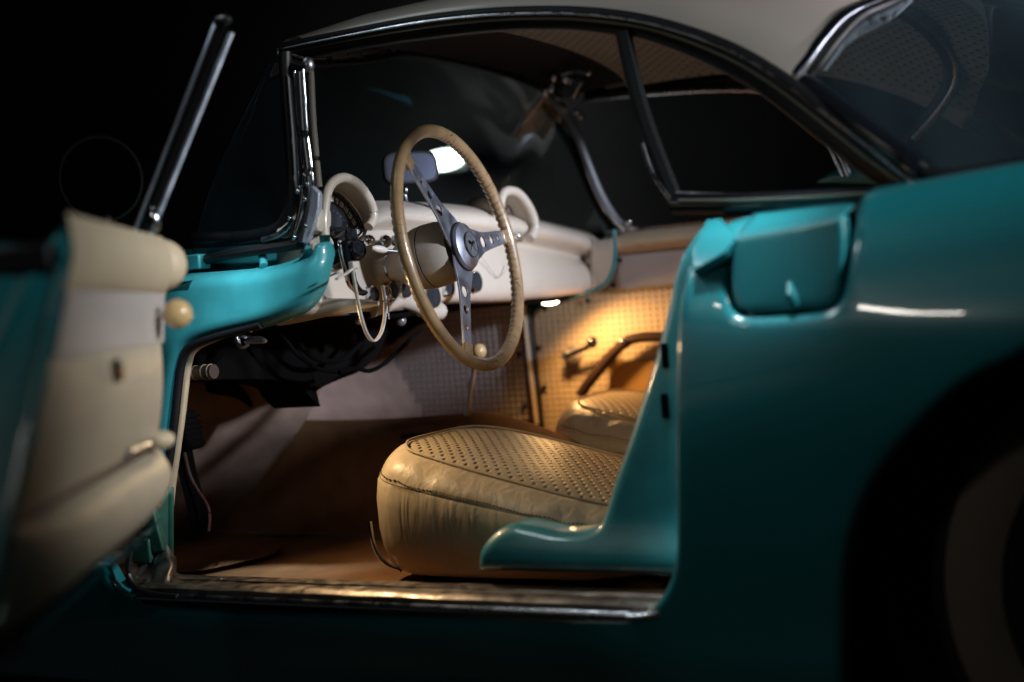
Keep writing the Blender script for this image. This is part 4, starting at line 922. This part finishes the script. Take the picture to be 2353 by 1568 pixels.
# far side of the hardtop: quarter frame with chrome window edge
cw = [(1340, 232), (1420, 222), (1500, 216), (1600, 210), (1700, 208), (1780, 214), (1850, 250), (1920, 330), (1950, 400)]
CWp = [U(p, Y=1.42) for p in cw]
MB().tube(cat(CWp, 6), .008, 10).build('far_window_frame', CHROMED, ht)
fq = [[Vector((p.x, 1.43-.05*t*0, p.z+t*.08)) for p in cat(CWp, 6)] for t in (0, .3, .7, 1)]
MB().grid(fq).build('far_side_trim', BLKG, ht)
MB().tube(px([(1878, 270), (1905, 335), (1938, 405)], 6, Y=1.40), .004, 8).build('far_glass_edge', CHROMED, ht)
MB().tube(px([(1892, 270), (1920, 335), (1950, 405)], 6, Y=1.40), .003, 8).build('far_glass_edge', CHROMED, ht)
fs = cat([U(p, Y=y) for p, y in [((2100, 318), 1.36), ((2150, 262), 1.34), ((2190, 205), 1.31), ((2200, 160), 1.28), ((2185, 112), 1.22), ((2140, 58), 1.1), ((2085, 22), .98)]], 6)
MB().tube(fs, .012, 10).build('far_rear_frame', CHROMED, ht)
MB().tube([p+Vector((-.02, 0, 0)) for p in fs], .012, 10).build('far_rear_seal', BLACK, ht)
# deck and far wing
dk = [[Vector((x, y, .955+.015*math.sin((y-.12)/1.42*math.pi)-.10*max(0, x-1.7)**1.3)) for y in np.linspace(.14, 1.56, 24)] for x in np.linspace(1.20, 2.7, 20)]
MB().grid(dk).build('rear_deck', TR, car)
MB().grid([[Vector((x, y, .925)) for y in np.linspace(.12, .26, 6)] for x in np.linspace(.93, 1.30, 14)]).build('belt_shelf', TR, car)
fw_ = [(1880, 418), (1930, 406), (1990, 404), (2040, 414), (2060, 430)]
MB().tube(px(fw_, 6, Y=1.45), [.004+.02*math.sin(i/24*math.pi) for i in range(25)], 12).build('far_wing_top', TR, car)

# ------------------------------------------------------------------ rear wheel
wh = empty('wheel', (1.62, .10, .36), car)
wc = (0, 0, 0); AXY = (0, -1, 0)
MB().lathe([(-.18, .22), (-.18, .33), (-.14, .375), (-.02, .378), (.015, .365), (.03, .345)], wc, AXY, 64).build('tyre', TYRE, wh)
MB().lathe([(.03, .345), (.038, .32), (.04, .29), (.036, .265), (.03, .262)], wc, AXY, 64).build('whitewall', WWALL, wh)
MB().lathe([(.03, .262), (.03, .24), (.018, .22), (.02, .21)], wc, AXY, 64).build('tyre_bead', TYRE, wh)
MB().lathe([(.02, .215), (.035, .20), (.02, .16), (.03, .10), (.05, .06), (.055, 0)], wc, AXY, 48).build('hubcap', CHROMED, wh)
MB().grid([[Vector((1.56+.47*math.cos(t), y, .30+.47*math.sin(t))) for t in np.linspace(-.4, math.pi+.4, 30)] for y in (.03, .4)]).build('wheel_well', BLACK, car)
MB().grid([[Vector((x, .42, z)) for x in (1.0, 2.2)] for z in (.1, .8)]).build('wheel_well_back', BLACK, car)

# ------------------------------------------------------------------ open driver door
dr = empty('driver_door', (0, 0, 0), car); dr['label'] = 'driver door swung open towards the viewer'
du = Vector((.555, -.832, 0)); dw = Vector((.832, .555, 0)); DP = Vector((.234, -.349, 0))
def DD(s, z, o=0):
    lean = -.05*max(0, (.93-z)/.4)**1.2
    return DP+du*s+dw*(o+lean)+Vector((0, 0, z))
LEN = .60
def doorpanel(name, zlo, zhi, m, bulge=.0, s0=0, s1=LEN, off=0, n=16, corner=0, solid=0, rakes=.3):
    rows = []
    for t in np.linspace(0, 1, n):
        z = zhi+(zlo-zhi)*t; b = bulge*math.sin(math.pi*min(1, max(0, t)))**.6 if bulge else 0
        r = []
        for q in np.linspace(0, 1, 30):
            se = s1+rakes*max(0, (.93-z)/.4); ss = s0+corner*max(0, t-.25)**1.6
            s_ = ss+(se-ss)*q
            edge = min(1, q*10) if q < .1 else min(1, (1-q)*4+.02)
            r.append(DD(s_, z, off+b*math.sqrt(edge)))
        rows.append(r)
    return MB().grid(rows).build(name, m, dr, solid=solid)
doorpanel('upper_pad', .885, .975, PAD, bulge=.022, s0=.0)
cap = [DD(-.03, z, .0) for z in (.885, .975)]
MB().ball(DD(.01, .932, -.005), .040, (1, 1, 1)).build('pad_end', PAD, dr)
doorpanel('upper_trim', .815, .888, GREYTRIM, off=.004, s0=.03)
doorpanel('trim_panel', .665, .818, VINYL, bulge=.014, s0=.03)
doorpanel('armrest', .558, .655, VINYL, bulge=.040, s0=.02, corner=.42, n=24)
doorpanel('slot', .63, .69, BROWNP, off=-.004)
MB().tube([DD(s, .668+.02*s, .008) for s in np.linspace(.12, .3, 8)], .007, 10).build('inner_handle', CHROMED, dr)
MB().ball(DD(.10, .672, .015), .016, (1.4, 1.4, .9)).build('handle_tip', PAD, dr)
MB().lathe([(0, .016), (.006, .014), (.009, 0)], DD(.42, .79, .014), dw, 20).build('lock_stud', CHROME, dr)
MB().tube([DD(.10, .855, .0), DD(.10, .855, .03)], .006, 10).build('lock_stem', CHROMED, dr)
MB().ball(DD(.10, .855, .035), .022).build('lock_knob', IVORY, dr)
# shell: free end face, outer skin, underside, top
TH = .16
def prof_pt(k, s):     # section from inner top, over the top, down the outside, to the bottom
    return [(.0, .935), (-.02, .945), (-.04, .940), (-.06, .945), (-.10, .945), (-.135, .925), (-.155, .86), (-.16, .75), (-.155, .62), (-.148, .54), (-.135, .50), (-.11, .49), (-.07, .49), (-.03, .50), (.0, .54)][k]
sec = [prof_pt(k, 0) for k in range(15)]
rows = []
for s_ in np.linspace(-.05, 1, 30):
    rows.append([DD((LEN+.3*max(0, (.93-z)/.4))*max(s_, -.05) if s_ > 0 else s_, z, o) for o, z in sec])
MB().grid(rows).build('outer_skin', TR, dr)
# end face, recessed slightly with a rolled rim
endr = [DD(LEN+.3*max(0, (.93-z)/.4)+.002, z, o) for o, z in sec]; ec = sum(endr, Vector())/len(endr)
endr = cat(endr, 4, closed=True)
e_rows = [endr]+[[ec+(p-ec)*k+du*d for p in endr] for k, d in ((.97, .006), (.90, .004), (.86, -.006), (.6, -.008), (.2, -.008))]
MB().grid(e_rows, closed_u=True, caps=True).build('end_face', TR, dr)
MB().tube([DD(LEN+.3*max(0, (.93-z)/.4)+.004, z, -.006) for z in np.linspace(.86, .44, 14)], .007, 10).build('panel_edge_roll', TR, dr)
MB().box(DD(LEN+.06, .81, -.085), (.05, .03, .07), Matrix.Rotation(math.atan2(du.y, du.x), 3, 'Z')).build('latch', BLACK, dr, bevel=.006)
MB().box(DD(LEN+.01, .925, -.05), (.04, .07, .035), Matrix.Rotation(math.atan2(du.y, du.x), 3, 'Z')).build('window_slot', BLACK, dr, bevel=.006)
# underside flange seen below the armrest
MB().grid([[DD(s_+.05, .545-.05*t, -.0-.11*t) for s_ in np.linspace(.0, .95, 14)] for t in np.linspace(0, 1, 6)]).build('door_underside', UND, dr)
MB().tube([DD(s_, .462, -.115) for s_ in np.linspace(-.1, .9, 14)], .005, 8).build('door_lower_lip', DARKM, dr)
# glass run posts leaning inboard
def post(a, b, D0, D1, r, m, nm, k=10): return MB().tube([U(a, D=D0).lerp(U(b, D=D1), t) for t in np.linspace(0, 1, k)], r, 8).build(nm, m, dr)
post((306, 540), (497, 48), 2.22, 2.28, .0036, SATIN, 'vent_post')
post((345, 540), (532, 76), 2.18, 2.24, .0045, SATIN, 'vent_post')
post((325, 540), (514, 60), 2.21, 2.27, .006, UND, 'vent_channel')
post((240, 575), (244, 500), 2.0, 2.0, .005, CHROME, 'lock_pin')
MB().ball(U((512, 48), D=2.26), .011, (1.6, 1, .8)).build('post_cap', BLACK, dr)
MB().ball(U((354, 506), D=2.16), .010, (1, 1, 2.0)).build('post_clip', CHROME, dr)
# round door mirror
mr = empty('side_mirror', (0, 0, 0), car); mc = U((232, 412), D=2.5)
vn = (Vector(CAM)-mc).normalized()
mn_ = (vn+Vector((.5, .1, 0))).normalized()
MB().lathe([(-.05, .02), (-.035, .055), (-.012, .074), (0, .077), (.004, .075), (.003, .071)], mc, mn_, 40).build('mirror_shell', UND, mr)
MB().lathe([(.002, .072), (.0025, 0)], mc, mn_, 40).build('mirror_glass', mat('black_mirror', (.05, .05, .06), .05, 1), mr)
MB().tube([mc-mn_*.03, mc-mn_*.04+Vector((0, 0, -.12))], .008, 10).build('mirror_stem', UND, mr)

# ------------------------------------------------------------------ rear view mirror on the dash
rm = empty('rear_view_mirror', (0, 0, 0), car)
R0 = U((945, 385), X=-.02)
mo = [(.063*math.copysign(abs(math.cos(t))**.42, math.cos(t))*(1-.04*math.sin(t)), .035*math.copysign(abs(math.sin(t))**.5, math.sin(t))) for t in np.linspace(0, 2*math.pi, 65)[:-1]]
nm_ = Vector((.80, -.60, .03)).normalized(); ma_ = Vector((0, 0, 1)).cross(nm_).normalized(); mz_ = nm_.cross(ma_)
plate('mirror_back', mo, [], R0-nm_*.008, ma_, mz_, .010, TRIMB, rm, bevel=.003)
plate('mirror_glass', [(x*.93, y*.88) for x, y in mo], [], R0, ma_, mz_, .0006, mat('mirror_silver', (.62, .72, 1.0), .1, 1), rm, bevel=0.0001)
MB().tube(px([(932, 430), (930, 445), (934, 462), (944, 476)], 6, X=-.02), .004, 8).build('mirror_stem', CHROMED, rm)
MB().ball(U((931, 436), X=-.01), .007, (1, 1, 1.6)).build('mirror_ball', CHROME, rm)

# ------------------------------------------------------------------ separate small things
cK = crop(670, 239, 2.187)
zt_o = MB().tube(px([cK(378, 880), cK(388, 950), cK(402, 1030), cK(425, 1140), cK(455, 1225), cK(490, 1262), cK(525, 1225), cK(545, 1150), cK(548, 1060), cK(535, 970)], 8, X=.22), .0042, 10, sq=.5).build('cable_tie', NYLON)
tag(zt_o, 'white nylon cable tie looped loosely under the steering column', 'cable tie')
MB().tube([U(cE(488, 1048), X=.24), U(cE(570, 1005), X=.23), U(cE(650, 945), X=.225)], .004, 8, sq=.6).build('tie_tail', NYLON, zt_o)
MB().box(U(cE(650, 920), X=.225), (.012, .018, .014)).build('tie_head', NYLON, zt_o, bevel=.002)
kr = empty('key_ring', U(cE(965, 1180), X=.12)); tag(kr, 'small bunch of car keys hanging from the ignition lock below the dash', 'keys')
ko = Vector(kr.location)
MB().tube([Vector((0, .014*math.cos(t), .014*math.sin(t))) for t in np.linspace(0, 2*math.pi, 24)[:-1]], .0013, 6, closed=True).build('ring', CHROME, kr)
for a, b, dx in (((960, 1215), (985, 1425), .004), ((962, 1210), (968, 1370), -.004)):
    p, q = U(cE(*a), X=.12+dx)-ko, U(cE(*b), X=.12+dx)-ko
    MB().tube([p, p.lerp(q, .3), p.lerp(q, .35), q], [.007, .007, .003, .0028], 6, sq=.35, up=(1, 0, 0)).build('key', CHROMED, kr)

# ------------------------------------------------------------------ dark surroundings
wal = MB().box((0, 5.5, 2), (16, .2, 4)).build('garage_wall', WALLM, smooth=False); tag(wal, 'dark unlit garage wall behind the car', 'wall')
la = empty('wall_lamp', U((1020, 368), Y=4.9)); tag(la, 'oval white lamp glowing in the dark beyond the windshield', 'lamp')
MB().ball((0, 0, 0), .082, (1.5, .6, .56)).build('lamp_glass', emit('lamp_glow', (.93, 1, .9), 12), la)
MB().box((0, .1, 0), (.22, .05, .12)).build('lamp_back', DARKM, la, bevel=.01)
wl_ = bpy.data.lights.new('wall_lamp_light', 'POINT'); wl_.energy = 4; wl_.color = (.82, .95, 1); wl_.shadow_soft_size = .08
wlo = bpy.data.objects.new('wall_lamp_light', wl_); COL.objects.link(wlo); wlo.location = la.location+Vector((0, -.10, 0))
MB().tube([(0, .12, 0), (0, 5.4-la.location.y, 0)], .02, 10).build('lamp_arm', DARKM, la)
